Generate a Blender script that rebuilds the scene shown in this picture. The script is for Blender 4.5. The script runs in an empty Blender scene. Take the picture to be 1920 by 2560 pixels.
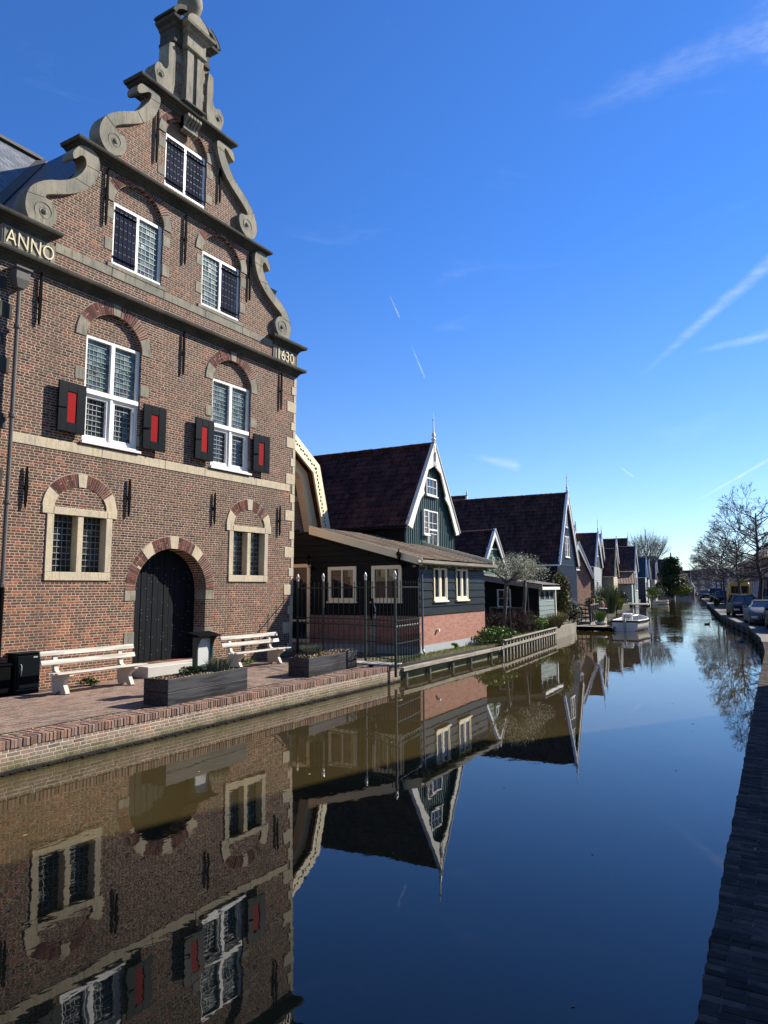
import bpy, bmesh, math, random
from mathutils import Vector, Matrix
from mathutils.geometry import tessellate_polygon
SC = bpy.context.scene
COL = SC.collection
PI = math.pi

# ---------------------------------------------------------------- camera
cam_d = bpy.data.cameras.new('camera'); cam = bpy.data.objects.new('camera', cam_d); COL.objects.link(cam)
SC.camera = cam
CF = 1775.0
vy = Vector((2035 - 960.0, 1465 - 1280.0, CF))            # towards the vanishing point of the town hall front
uxx = -138.0
vu = Vector((uxx, -(CF * CF + uxx * vy.x) / vy.y, CF))     # zenith
vy.normalize(); vu.normalize(); vr = vy.cross(vu); vr.normalize()
# rows vr, vy, vu are the world axes in camera coordinates (x right, y down, z forward)
R3 = Matrix(((vr.x, -vr.y, -vr.z), (vy.x, -vy.y, -vy.z), (vu.x, -vu.y, -vu.z)))
cam.matrix_world = Matrix.Translation((0, 0, 2.05)) @ R3.to_4x4()
cam_d.sensor_fit = 'VERTICAL'; cam_d.sensor_height = 36; cam_d.lens = 36 * CF / 2560
cam_d.clip_start = 0.1; cam_d.clip_end = 6000

# ---------------------------------------------------------------- world and sun
SUN = Vector((.46, .76, .63)).normalized()
W = bpy.data.worlds.new('World'); SC.world = W; W.use_nodes = True
wt = W.node_tree; wt.nodes.clear()
sky = wt.nodes.new('ShaderNodeTexSky'); sky.sky_type = 'NISHITA'; sky.sun_disc = False
sky.sun_elevation = math.asin(SUN.z); sky.sun_rotation = math.atan2(SUN.x, SUN.y)
sky.altitude = 0; sky.air_density = 1.0; sky.dust_density = 0.0; sky.ozone_density = 4.0
SKY_STRENGTH = 0.075
bg = wt.nodes.new('ShaderNodeBackground'); bg.inputs[1].default_value = SKY_STRENGTH
wo = wt.nodes.new('ShaderNodeOutputWorld'); wt.links.new(bg.outputs[0], wo.inputs[0])
SC.view_settings.view_transform = 'Standard'; SC.view_settings.look = 'None'
SC.view_settings.exposure = 1.0; SC.view_settings.gamma = 1.0
SC.view_settings.use_curve_mapping = False
sun_d = bpy.data.lights.new('sun', 'SUN'); sun_d.energy = 5.0; sun_d.angle = math.radians(.5); sun_d.color = (1, .93, .82)
sun = bpy.data.objects.new('sun', sun_d); COL.objects.link(sun)
sun.rotation_euler = SUN.to_track_quat('Z', 'Y').to_euler(); sun.location = (20, 30, 40)

# ---------------------------------------------------------------- node helpers
def inp(nt, sock, v):
    if v is None: return
    if isinstance(v, bpy.types.NodeSocket): nt.links.new(v, sock)
    else:
        if isinstance(v, tuple) and len(v) == 3 and sock.type == 'RGBA': v = v + (1,)
        sock.default_value = v
def m_(nt, op, a, b=None, c=None):
    n = nt.nodes.new('ShaderNodeMath'); n.operation = op
    for i, v in enumerate((a, b, c)): inp(nt, n.inputs[i], v)
    return n.outputs[0]
def vm(nt, op, a, b=None):
    n = nt.nodes.new('ShaderNodeVectorMath'); n.operation = op
    inp(nt, n.inputs[0], a); inp(nt, n.inputs[1], b)
    return n.outputs['Value'] if op in ('DOT_PRODUCT', 'LENGTH') else n.outputs[0]
def mix(nt, f, a, b):
    n = nt.nodes.new('ShaderNodeMix'); n.data_type = 'RGBA'
    inp(nt, n.inputs[0], f); inp(nt, n.inputs[6], a); inp(nt, n.inputs[7], b); return n.outputs[2]
def ramp(nt, f, stops, interp='LINEAR'):
    n = nt.nodes.new('ShaderNodeValToRGB'); n.color_ramp.interpolation = interp
    el = n.color_ramp.elements
    while len(el) < len(stops): el.new(.5)
    for e, (p, c) in zip(el, stops): e.position = p; e.color = tuple(c) + ((1,) if len(c) == 3 else ())
    inp(nt, n.inputs[0], f); return n.outputs[0]
def noise(nt, vec, scale, detail=3, rough=.5, dist=0):
    n = nt.nodes.new('ShaderNodeTexNoise'); inp(nt, n.inputs['Vector'], vec)
    n.inputs['Scale'].default_value = scale; n.inputs['Detail'].default_value = detail
    n.inputs['Roughness'].default_value = rough; n.inputs['Distortion'].default_value = dist
    return n.outputs[0]
def sstep(nt, v, a, b, lo=0., hi=1.):
    n = nt.nodes.new('ShaderNodeMapRange'); n.interpolation_type = 'SMOOTHSTEP'
    inp(nt, n.inputs[0], v); n.inputs[1].default_value = a; n.inputs[2].default_value = b
    n.inputs[3].default_value = lo; n.inputs[4].default_value = hi; return n.outputs[0]
def objc(nt): return nt.nodes.new('ShaderNodeTexCoord').outputs['Object']
def xyz(nt, v):
    n = nt.nodes.new('ShaderNodeSeparateXYZ'); inp(nt, n.inputs[0], v); return n.outputs
def comb(nt, x, y, z):
    n = nt.nodes.new('ShaderNodeCombineXYZ'); inp(nt, n.inputs[0], x); inp(nt, n.inputs[1], y); inp(nt, n.inputs[2], z); return n.outputs[0]
def bump(nt, h, strength=.5, dist=.01):
    n = nt.nodes.new('ShaderNodeBump'); n.inputs['Strength'].default_value = strength
    n.inputs['Distance'].default_value = dist; inp(nt, n.inputs['Height'], h); return n.outputs[0]
def newmat(name):
    m = bpy.data.materials.new(name); m.use_nodes = True
    return m, m.node_tree, m.node_tree.nodes['Principled BSDF']
def scale_col(nt, col, f):
    n = nt.nodes.new('ShaderNodeVectorMath'); n.operation = 'SCALE'
    inp(nt, n.inputs[0], col); inp(nt, n.inputs[3], f); return n.outputs[0]
def isl(nt): return nt.nodes.new('ShaderNodeNewGeometry').outputs['Random Per Island']
def plain(name, col, rough=.6, metal=0., var=.15, nscale=6., bmp=.0, spec=.5, coat=0.):
    m, nt, p = newmat(name)
    n = noise(nt, objc(nt), nscale, 4)
    f = m_(nt, 'MULTIPLY_ADD', n, 2 * var, 1 - var)
    inp(nt, p.inputs['Base Color'], scale_col(nt, tuple(col), f))
    p.inputs['Roughness'].default_value = rough; p.inputs['Metallic'].default_value = metal
    p.inputs['Specular IOR Level'].default_value = spec; p.inputs['Coat Weight'].default_value = coat
    p.inputs['Coat Roughness'].default_value = .05
    if bmp: inp(nt, p.inputs['Normal'], bump(nt, noise(nt, objc(nt), nscale * 6, 3), bmp, .01))
    return m
def island_mat(name, stops, rough=.6, nscale=20, var=.2, bmp=.3):
    m, nt, p = newmat(name)
    c = ramp(nt, isl(nt), stops, 'LINEAR')
    f = m_(nt, 'MULTIPLY_ADD', noise(nt, objc(nt), nscale, 3), 2 * var, 1 - var)
    inp(nt, p.inputs['Base Color'], scale_col(nt, c, f)); p.inputs['Roughness'].default_value = rough; p.inputs['Specular IOR Level'].default_value = .15
    if bmp: inp(nt, p.inputs['Normal'], bump(nt, noise(nt, objc(nt), nscale * 3, 3), bmp, .006))
    return m
BR_DARK = (.028, .014, .011); BR_RED = (.18, .05, .028); BR_PUR = (.086, .035, .023); BR_ORG = (.25, .088, .04); BR_GRY = (.082, .047, .03)
def brick_mat(name, h=.06, L=.21, mortar=(.47, .375, .27), cols=None, cross=True, joint=.0068, wob=.006, plane='v', weather=None, bmp=.55, redlow=False, rough=.85):
    m, nt, p = newmat(name)
    oc = objc(nt)
    nz = nt.nodes.new('ShaderNodeTexNoise'); inp(nt, nz.inputs['Vector'], oc); nz.inputs['Scale'].default_value = 9; nz.inputs['Detail'].default_value = 2
    off = vm(nt, 'MULTIPLY', vm(nt, 'SUBTRACT', nz.outputs['Color'], (.5, .5, .5)), (wob * 4, wob * 4, wob * 2.2))
    x, y, z = xyz(nt, vm(nt, 'ADD', oc, off))[:3]
    if plane == 'v':
        nx, ny, nn = xyz(nt, nt.nodes.new('ShaderNodeNewGeometry').outputs['True Normal'])[:3]
        s = m_(nt, 'GREATER_THAN', m_(nt, 'ABSOLUTE', ny), .7)
        u = m_(nt, 'ADD', m_(nt, 'MULTIPLY', y, m_(nt, 'SUBTRACT', 1., s)), m_(nt, 'MULTIPLY', x, s)); v = z
    elif plane == 'xy': u, v = x, y      # long side of the brick along x
    else: u, v = y, x
    r = m_(nt, 'DIVIDE', v, h); row = m_(nt, 'FLOOR', r); fr = m_(nt, 'FRACT', r)
    par = m_(nt, 'MODULO', m_(nt, 'ABSOLUTE', row), 2.)
    w = m_(nt, 'MULTIPLY_ADD', par, -L / 2, L) if cross else L
    offs = m_(nt, 'MULTIPLY_ADD', row, L * .5 * (.5 if cross else 1.03), m_(nt, 'MULTIPLY', par, L * .12))
    t = m_(nt, 'DIVIDE', m_(nt, 'ADD', u, offs), w); col = m_(nt, 'FLOOR', t); ft = m_(nt, 'FRACT', t)
    e1 = m_(nt, 'MULTIPLY', m_(nt, 'MINIMUM', fr, m_(nt, 'SUBTRACT', 1., fr)), h)
    e2 = m_(nt, 'MULTIPLY', m_(nt, 'MINIMUM', ft, m_(nt, 'SUBTRACT', 1., ft)), w)
    mask = sstep(nt, m_(nt, 'MINIMUM', e1, e2), joint * .55, joint * 1.35)
    wn = nt.nodes.new('ShaderNodeTexWhiteNoise'); wn.noise_dimensions = '3D'
    inp(nt, wn.inputs['Vector'], comb(nt, col, row, par))
    rnd = wn.outputs['Value']
    cols = cols or [(0, BR_DARK), (.22, BR_PUR), (.45, BR_GRY), (.68, (.115, .047, .029)), (.82, BR_PUR), (.93, BR_RED), (1, BR_ORG)]
    big = noise(nt, oc, .35, 3)
    shift = m_(nt, 'MULTIPLY_ADD', big, .7, -.35)
    if redlow: shift = m_(nt, 'ADD', shift, sstep(nt, m_(nt, 'ADD', z, m_(nt, 'MULTIPLY', y, .35)), -1.2, 2.6, .42, -.03))
    c = ramp(nt, m_(nt, 'ADD', rnd, shift), cols)
    f = m_(nt, 'MULTIPLY_ADD', noise(nt, oc, 30, 3), .7, .65)
    c = scale_col(nt, c, f)
    mc = scale_col(nt, tuple(mortar), m_(nt, 'MULTIPLY_ADD', noise(nt, oc, 2.5, 4), .8, .6))
    c = mix(nt, mask, mc, c)
    if weather: c = weather(nt, c, oc, z)
    inp(nt, p.inputs['Base Color'], c); p.inputs['Roughness'].default_value = rough
    p.inputs['Specular IOR Level'].default_value = .25
    hgt = m_(nt, 'ADD', mask, m_(nt, 'MULTIPLY', noise(nt, oc, 45, 3), .6))
    hgt = m_(nt, 'ADD', hgt, m_(nt, 'MULTIPLY', rnd, .5))
    inp(nt, p.inputs['Normal'], bump(nt, hgt, bmp, .008))
    return m
def soot(nt, c, oc, z):
    n = noise(nt, vm(nt, 'MULTIPLY', oc, (1., 1., .35)), .9, 5, .6)
    st = noise(nt, vm(nt, 'MULTIPLY', oc, (1., 3.5, .3)), 1.6, 4, .6)
    c = mix(nt, sstep(nt, st, .52, .8, 0., .38), c, (.05, .043, .034))
    return mix(nt, sstep(nt, n, .48, .78, 0., .42), c, (.07, .06, .045))
M = {}
M['brick'] = brick_mat('old_brick', redlow=True, weather=soot)
M['brick_side'] = brick_mat('house_brick', cols=[(0, (.1, .05, .04)), (.5, (.17, .075, .055)), (1, (.24, .1, .07))], cross=False, L=.22)
def algae(nt, c, oc, z):
    n = noise(nt, oc, 2.2, 5, .6)
    g = m_(nt, 'MULTIPLY', sstep(nt, m_(nt, 'ADD', z, m_(nt, 'MULTIPLY', n, -.35)), -.62, -.34, 1., 0.), .7)
    c = mix(nt, g, c, (.075, .078, .022))
    k = sstep(nt, m_(nt, 'ADD', z, m_(nt, 'MULTIPLY', n, -.08)), -.47, -.41, 1., 0.)
    return mix(nt, k, c, (.014, .013, .01))
M['quay_brick'] = brick_mat('quay_brick', cols=[(0, (.13, .095, .075)), (.5, (.26, .19, .14)), (.8, (.2, .135, .1)), (1, (.3, .17, .11))], mortar=(.5, .44, .35), cross=True, h=.056, L=.21, joint=.0065, wob=.008, weather=algae)
M['paving'] = brick_mat('paving_brick', plane='yx', h=.062, L=.23, cross=False, joint=.005, wob=.012, mortar=(.06, .05, .04), cols=[(0, (.12, .083, .066)), (.45, (.22, .158, .123)), (.8, (.29, .215, .17)), (1, (.27, .15, .105))], bmp=1.)
M['coping_brick'] = island_mat('coping_brick', [(0, (.13, .085, .065)), (.4, (.23, .145, .108)), (.7, (.26, .19, .15)), (1, (.28, .15, .1))], .85, 25, .35, .6)
M['dark_coping'] = island_mat('dark_coping_brick', [(0, (.024, .02, .016)), (.5, (.052, .041, .032)), (1, (.1, .074, .056))], .95, 12, .7, 1.)
M['arch_brick'] = island_mat('arch_brick', [(0, (.075, .034, .027)), (.5, (.135, .052, .038)), (1, (.2, .09, .063))], .85, 25, .35, .6)
M['pink_brick'] = brick_mat('pink_brick', cols=[(0, (.27, .12, .085)), (.5, (.33, .15, .11)), (1, (.36, .175, .13))], mortar=(.25, .16, .12), cross=False, L=.21, h=.0625, joint=.005, wob=.001, bmp=.3)
M['right_brick'] = brick_mat('right_brick', cols=[(0, (.14, .06, .045)), (1, (.24, .1, .075))], cross=False)
def stone(name, c1, c2, c3, streak=1.):
    m, nt, p = newmat(name); oc = objc(nt)
    a = noise(nt, oc, 1.3, 5, .6); b = noise(nt, vm(nt, 'MULTIPLY', oc, (6., 6., .8)), 3, 4)
    c = mix(nt, sstep(nt, a, .35, .65), c1, c2)
    c = mix(nt, m_(nt, 'MULTIPLY', sstep(nt, b, .48, .72), .6 * streak), c, c3)
    c = scale_col(nt, c, m_(nt, 'MULTIPLY_ADD', noise(nt, oc, 22, 4), .5, .75))
    inp(nt, p.inputs['Base Color'], c); p.inputs['Roughness'].default_value = .85; p.inputs['Specular IOR Level'].default_value = .3
    inp(nt, p.inputs['Normal'], bump(nt, noise(nt, oc, 30, 4), .5, .006)); return m
M['sandstone'] = stone('sandstone', (.52, .43, .28), (.42, .365, .265), (.2, .165, .11), .7)
M['greystone'] = stone('weathered_grey_sandstone', (.27, .24, .175), (.17, .16, .125), (.07, .066, .048))
M['darkstone'] = stone('dark_weathered_and_shadowed_sandstone', (.07, .066, .05), (.04, .038, .03), (.018, .017, .014))
M['mortar'] = plain('lime_mortar', (.42, .36, .28), .9, var=.3, nscale=4)
M['concrete'] = plain('pale_concrete', (.42, .4, .35), .8, var=.2, nscale=3, bmp=.2)
M['white_paint'] = plain('white_paint', (.78, .76, .71), .45, var=.06)
M['cream_paint'] = plain('cream_paint', (.8, .69, .45), .5, var=.06)
M['iron'] = plain('black_wrought_iron', (.004, .004, .0045), .8, var=.3, spec=.03)
M['lead_bar'] = plain('lead_came', (.2, .22, .21), .5, .3)
M['dark_green'] = plain('dark_green_paint', (.004, .0065, .008), .4, var=.2, nscale=3, spec=.08)
M['red_paint'] = plain('red_paint', (.26, .003, .005), .6, var=.08, spec=.06)
M['gold'] = plain('gilded_letter', (.55, .45, .26), .45, var=.1)
M['steel'] = plain('galvanised_steel', (.5, .5, .5), .4, .4, var=.15)
M['zinc'] = plain('zinc', (.085, .076, .068), .75, .0, var=.3, nscale=3)
M['soil'] = plain('dark_soil', (.05, .035, .022), .95, var=.5, nscale=25, bmp=.8)
def wood(name, c1, c2, axis, rough=.7, gap=None, spec=.3):
    m, nt, p = newmat(name); oc = objc(nt)
    s = {'x': (.6, 12., 12.), 'y': (12., .6, 12.), 'z': (12., 12., .6)}[axis]
    n = noise(nt, vm(nt, 'MULTIPLY', oc, s), 1.6, 6, .6, .4)
    n2 = noise(nt, oc, 1.2, 3)
    c = mix(nt, sstep(nt, m_(nt, 'ADD', n, m_(nt, 'MULTIPLY_ADD', n2, .4, -.2)), .35, .68), c1, c2)
    inp(nt, p.inputs['Base Color'], c); p.inputs['Roughness'].default_value = rough; p.inputs['Specular IOR Level'].default_value = spec
    inp(nt, p.inputs['Normal'], bump(nt, n, .3, .004)); return m
M['door_wood'] = wood('black_door_planks', (.003, .0045, .006), (.007, .009, .012), 'z', .6, spec=.12)
M['black_wood'] = wood('black_tarred_boards', (.006, .0075, .0075), (.011, .0135, .0135), 'x', .7, spec=.15)
M['black_wood_y'] = wood('dark_green_black_boards', (.006, .0105, .011), (.014, .0205, .0205), 'y', .4, spec=.2)
M['planter_wood'] = wood('black_stained_planks', (.009, .0095, .011), (.05, .05, .053), 'y', .45)
M['weathered_wood'] = wood('weathered_grey_timber', (.17, .15, .115), (.3, .275, .225), 'y', .85)
M['slate_shutter'] = wood('slate_blue_shutter', (.011, .014, .027), (.022, .027, .045), 'z', .85, spec=.03)
M['gable_green'] = wood('blue_green_boards', (.026, .064, .068), (.043, .092, .096), 'z', .55, spec=.25)
M['bench_wood'] = wood('bleached_bench_plank', (.3, .27, .22), (.56, .52, .45), 'y', .6)
def tiles(name, cols, ax='x', pw=.21, ch=.3, rough=.75, vs=1.15, bmp=1.):
    """pantile courses: ax is the direction of the eaves"""
    m, nt, p = newmat(name); oc = objc(nt); x, y, z = xyz(nt, oc)[:3]
    u = x if ax == 'x' else y
    v = m_(nt, 'MULTIPLY', z, vs)
    r = m_(nt, 'DIVIDE', v, ch); t = m_(nt, 'DIVIDE', u, pw)
    wn = nt.nodes.new('ShaderNodeTexWhiteNoise'); inp(nt, wn.inputs['Vector'], comb(nt, m_(nt, 'FLOOR', t), m_(nt, 'FLOOR', r), 0.))
    c = ramp(nt, m_(nt, 'ADD', wn.outputs['Value'], m_(nt, 'MULTIPLY_ADD', noise(nt, oc, .7, 3), .6, -.3)), cols)
    c = scale_col(nt, c, m_(nt, 'MULTIPLY_ADD', noise(nt, oc, 12, 4), .6, .7))
    inp(nt, p.inputs['Base Color'], c); p.inputs['Roughness'].default_value = rough; p.inputs['Specular IOR Level'].default_value = .3
    hh = m_(nt, 'ADD', m_(nt, 'SINE', m_(nt, 'MULTIPLY', t, 2 * PI)), m_(nt, 'MULTIPLY', m_(nt, 'FRACT', r), -1.2))
    if bmp: inp(nt, p.inputs['Normal'], bump(nt, hh, bmp, .03))
    return m
TC = [(0, (.028, .012, .010)), (.5, (.055, .023, .018)), (1, (.1, .038, .028))]
M['tiles'] = tiles('dark_brown_pantiles', TC)
M['tiles_geo'] = tiles('dark_brown_pantiles_relief', TC, bmp=.0)
M['tiles_tan'] = tiles('brown_flat_tiles', [(0, (.06, .042, .03)), (.5, (.12, .086, .062)), (1, (.2, .15, .11))], 'y', bmp=0, vs=4., pw=.25, ch=1.)
M['tiles_red'] = tiles('red_pantiles', [(0, (.1, .055, .042)), (1, (.2, .11, .085))])
def slate(name, c1, c2, axis):
    m, nt, p = newmat(name); oc = objc(nt); x, y, z = xyz(nt, oc)[:3]; u = x if axis == 'x' else y
    d = m_(nt, 'ADD', z, m_(nt, 'MULTIPLY', u, .35)); r = m_(nt, 'DIVIDE', d, .17); row = m_(nt, 'FLOOR', r); fr = m_(nt, 'FRACT', r)
    t = m_(nt, 'ADD', m_(nt, 'DIVIDE', u, .3), m_(nt, 'MULTIPLY', row, .47)); ft = m_(nt, 'FRACT', t)
    wn = nt.nodes.new('ShaderNodeTexWhiteNoise'); inp(nt, wn.inputs['Vector'], comb(nt, m_(nt, 'FLOOR', t), row, 0.))
    c = mix(nt, wn.outputs['Value'], c1, c2)
    gp = m_(nt, 'MINIMUM', sstep(nt, fr, .0, .12), sstep(nt, ft, .0, .06))
    c = mix(nt, m_(nt, 'MULTIPLY_ADD', gp, .75, .25), (.015, .017, .02), c)
    inp(nt, p.inputs['Base Color'], c); p.inputs['Roughness'].default_value = .5
    inp(nt, p.inputs['Normal'], bump(nt, m_(nt, 'SUBTRACT', gp, m_(nt, 'MULTIPLY', fr, .8)), .6, .02)); return m
M['slate_x'] = slate('blue_grey_slates', (.035, .042, .055), (.065, .075, .09), 'x')
M['slate_y'] = slate('blue_grey_slates_front', (.09, .1, .115), (.16, .175, .19), 'y')
def glass(name, c1, c2, rough=.05, ior=1.5, isle=True):
    m, nt, p = newmat(name)
    c = mix(nt, isl(nt), c1, c2) if isle else c1
    inp(nt, p.inputs['Base Color'], c); p.inputs['Roughness'].default_value = rough; p.inputs['IOR'].default_value = ior
    return m
M['pane_dark'] = None
def leaded_glass(name, stops, rough=.16):
    m, nt, p = newmat(name)
    inp(nt, p.inputs['Base Color'], ramp(nt, isl(nt), stops, 'CONSTANT')); p.inputs['Roughness'].default_value = rough; p.inputs['IOR'].default_value = 1.55
    inp(nt, p.inputs['Normal'], bump(nt, noise(nt, objc(nt), 9, 2), .25, .02)); return m
M['pane_dark'] = leaded_glass('dark_leaded_glass', [(0, (.01, .014, .012)), (.3, (.02, .03, .024)), (.5, (.035, .045, .04)), (.65, (.012, .012, .014)), (.8, (.04, .032, .014)), (.92, (.03, .03, .045))])
M['pane_green'] = leaded_glass('greenish_leaded_glass', [(0, (.08, .13, .115)), (.25, (.12, .17, .15)), (.45, (.05, .075, .065)), (.6, (.15, .2, .18)), (.72, (.07, .06, .1)), (.85, (.08, .14, .07)), (.94, (.2, .25, .23))])
M['window_glass'] = glass('window_glass', (.006, .008, .01), (.02, .022, .025), .03, 1.75)
M['leaf'] = island_mat('green_leaves', [(0, (.045, .085, .018)), (.5, (.1, .165, .035)), (1, (.2, .26, .07))], .6, 3, .3, 0)
M['leaf_bright'] = island_mat('bright_green_leaves', [(0, (.07, .13, .02)), (.6, (.15, .24, .04)), (1, (.26, .34, .08))], .6, 3, .2, 0)
M['leaf_dark'] = island_mat('dark_green_leaves', [(0, (.012, .022, .008)), (.6, (.032, .048, .018)), (1, (.075, .095, .035))], .5, 3, .3, 0)
M['leaf_bud'] = island_mat('pale_budding_leaves', [(0, (.22, .23, .14)), (.5, (.42, .42, .29)), (1, (.62, .62, .48))], .7, 3, .2, 0)
M['leaf_yellow'] = island_mat('yellow_green_leaves', [(0, (.12, .13, .02)), (.6, (.22, .24, .04)), (1, (.32, .33, .06))], .6, 3, .2, 0)
M['leaf_dry'] = island_mat('dry_fallen_leaves', [(0, (.12, .06, .03)), (.5, (.3, .19, .1)), (1, (.5, .42, .28))], .8, 3, .2, 0)
M['blossom'] = island_mat('white_blossom', [(0, (.5, .48, .42)), (1, (.8, .78, .72))], .8, 3, .1, 0)
M['dead_twig'] = island_mat('brown_twigs', [(0, (.03, .02, .015)), (.6, (.075, .045, .035)), (1, (.14, .09, .07))], .85, 3, .2, 0)
M['bark'] = plain('grey_brown_bark', (.1, .085, .07), .9, var=.35, nscale=8, bmp=.6)
M['bark_dark'] = plain('dark_bark', (.06, .052, .044), .9, var=.4, nscale=8)
M['bark_light'] = plain('pale_bark', (.2, .175, .145), .9, var=.3, nscale=8)
M['lavender'] = island_mat('grey_green_lavender', [(0, (.06, .07, .04)), (.6, (.13, .14, .09)), (1, (.2, .19, .13))], .8, 3, .2, 0)

# ---------------------------------------------------------------- mesh helpers
class MB:
    def __init__(s): s.v = []; s.f = []
    def add(s, vs, fs):
        b = len(s.v); s.v.extend([tuple(v) for v in vs]); s.f.extend([tuple(i + b for i in f) for f in fs]); return s
    def box(s, a, b):
        x0, y0, z0 = a; x1, y1, z1 = b
        return s.add([(x0, y0, z0), (x1, y0, z0), (x1, y1, z0), (x0, y1, z0), (x0, y0, z1), (x1, y0, z1), (x1, y1, z1), (x0, y1, z1)],
                     [(0, 3, 2, 1), (4, 5, 6, 7), (0, 1, 5, 4), (1, 2, 6, 5), (2, 3, 7, 6), (3, 0, 4, 7)])
    def obox(s, c, ex, ey, ez):
        c, ex, ey, ez = map(Vector, (c, ex, ey, ez)); vs = []
        for k in (-1, 1):
            for i, j in ((-1, -1), (1, -1), (1, 1), (-1, 1)): vs.append(c + ex * i + ey * j + ez * k)
        return s.add(vs, [(0, 3, 2, 1), (4, 5, 6, 7), (0, 1, 5, 4), (1, 2, 6, 5), (2, 3, 7, 6), (3, 0, 4, 7)])
    def bar(s, p, q, w, h=None, up=(0, 0, 1)):
        p, q = Vector(p), Vector(q); d = q - p; l = d.length; d.normalize(); u = Vector(up)
        if abs(d.dot(u)) > .98: u = Vector((1, 0, 0))
        r = d.cross(u).normalized(); u = r.cross(d).normalized(); h = h or w
        return s.obox((p + q) / 2, d * l / 2, r * w / 2, u * h / 2)
    def tube(s, pts, rs, n=8, cap=True):
        pts = [Vector(p) for p in pts]
        if not hasattr(rs, '__len__'): rs = [rs] * len(pts)
        b = len(s.v); ref = None; vs = []
        for i, p in enumerate(pts):
            d = (pts[min(i + 1, len(pts) - 1)] - pts[max(i - 1, 0)])
            if d.length < 1e-9: d = Vector((0, 0, 1))
            d.normalize()
            if ref is None or abs(ref.dot(d)) > .95: ref = Vector((1, 0, 0)) if abs(d.x) < .8 else Vector((0, 1, 0))
            a = (ref - d * ref.dot(d)).normalized(); ref = a; c = d.cross(a)
            for k in range(n):
                t = 2 * PI * k / n; vs.append(p + (a * math.cos(t) + c * math.sin(t)) * rs[i])
        fs = []
        for i in range(len(pts) - 1):
            for k in range(n):
                k2 = (k + 1) % n; fs.append((i * n + k, i * n + k2, (i + 1) * n + k2, (i + 1) * n + k))
        if cap: fs.append(tuple(range(n - 1, -1, -1))); fs.append(tuple((len(pts) - 1) * n + k for k in range(n)))
        return s.add(vs, fs)
    def lathe(s, prof, c=(0, 0, 0), n=14):
        """prof: (radius, z)"""
        vs = []
        for r, z in prof:
            for k in range(n): t = 2 * PI * k / n; vs.append((c[0] + r * math.cos(t), c[1] + r * math.sin(t), c[2] + z))
        fs = [(i * n + k, i * n + (k + 1) % n, (i + 1) * n + (k + 1) % n, (i + 1) * n + k) for i in range(len(prof) - 1) for k in range(n)]
        fs.append(tuple(range(n - 1, -1, -1))); fs.append(tuple((len(prof) - 1) * n + k for k in range(n)))
        return s.add(vs, fs)
    def loft(s, loops, cap=True, closed=True):
        n = len(loops[0]); vs = [v for l in loops for v in l]; fs = []
        for i in range(len(loops) - 1):
            for k in range(n if closed else n - 1):
                k2 = (k + 1) % n; fs.append((i * n + k, i * n + k2, (i + 1) * n + k2, (i + 1) * n + k))
        if cap: fs.append(tuple(range(n - 1, -1, -1))); fs.append(tuple((len(loops) - 1) * n + k for k in range(n)))
        return s.add(vs, fs)
    def plate(s, outer, w0, w1, holes=(), ax='x'):
        """outline (u, v) extruded from w0 (front) to w1; ax 'x': (w,u,v)  'y': (u,w,v)  'z': (u,v,w)"""
        mp = {'x': lambda u, v, w: (w, u, v), 'y': lambda u, v, w: (u, w, v), 'z': lambda u, v, w: (u, v, w)}[ax]
        loops = [list(outer)] + [list(h) for h in holes]
        tri = tessellate_polygon([[Vector((u, v, 0)) for u, v in l] for l in loops])
        flat = [p for l in loops for p in l]; n = len(flat)
        vs = [mp(u, v, w0) for u, v in flat] + [mp(u, v, w1) for u, v in flat]
        fs = [tuple(t) for t in tri] + [tuple(i + n for i in reversed(t)) for t in tri]
        b = 0
        for l in loops:
            k = len(l)
            for i in range(k): j = (i + 1) % k; fs.append((b + i, b + j, b + j + n, b + i + n))
            b += k
        return s.add(vs, fs)
    def pieces(s, name, mat, parent=None, bevel=0):
        """every separate box becomes an object of its own"""
        pa = list(range(len(s.v)))
        def fd(i):
            while pa[i] != i: pa[i] = pa[pa[i]]; i = pa[i]
            return i
        for f in s.f:
            for i in f[1:]: pa[fd(i)] = fd(f[0])
        gr = {}
        for f in s.f: gr.setdefault(fd(f[0]), []).append(f)
        for fs in gr.values():
            ids = sorted({i for f in fs for i in f}); mp = {j: k for k, j in enumerate(ids)}
            MB().add([s.v[i] for i in ids], [tuple(mp[i] for i in f) for f in fs]).build(name, mat, parent, bevel=bevel)
    def build(s, name, mat, parent=None, smooth=False, fix=True, bevel=0):
        me = bpy.data.meshes.new(name); me.from_pydata(s.v, [], s.f); me.validate(); me.materials.append(mat)
        if fix or bevel:
            b = bmesh.new(); b.from_mesh(me)
            if bevel:
                b.normal_update()
                ed = [e for e in b.edges if len(e.link_faces) == 2 and e.calc_face_angle(0) > .6]
                bmesh.ops.bevel(b, geom=ed, offset=bevel, segments=1, affect='EDGES', clamp_overlap=True)
            bmesh.ops.recalc_face_normals(b, faces=b.faces); b.to_mesh(me); b.free()
        if smooth: me.polygons.foreach_set('use_smooth', [True] * len(me.polygons))
        o = bpy.data.objects.new(name, me); COL.objects.link(o)
        if parent: o.parent = parent
        return o
def tag(o, label=None, cat=None, group=None, kind=None):
    if label: o['label'] = label
    if cat: o['category'] = cat
    if group: o['group'] = group
    if kind: o['kind'] = kind
    return o
def empty(name, loc, rz=0., label=None, cat=None, group=None, kind=None):
    o = bpy.data.objects.new(name, None); COL.objects.link(o); o.location = loc; o.rotation_euler = (0, 0, rz); o.empty_display_size = .3
    return tag(o, label, cat, group, kind)
def kids(o): return [c for c in bpy.data.objects if c.parent == o]
def copy_tree(o, parent=None):
    ch = kids(o); c = o.copy(); COL.objects.link(c); c.parent = parent
    for k in ch: copy_tree(k, c)
    return c
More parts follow.
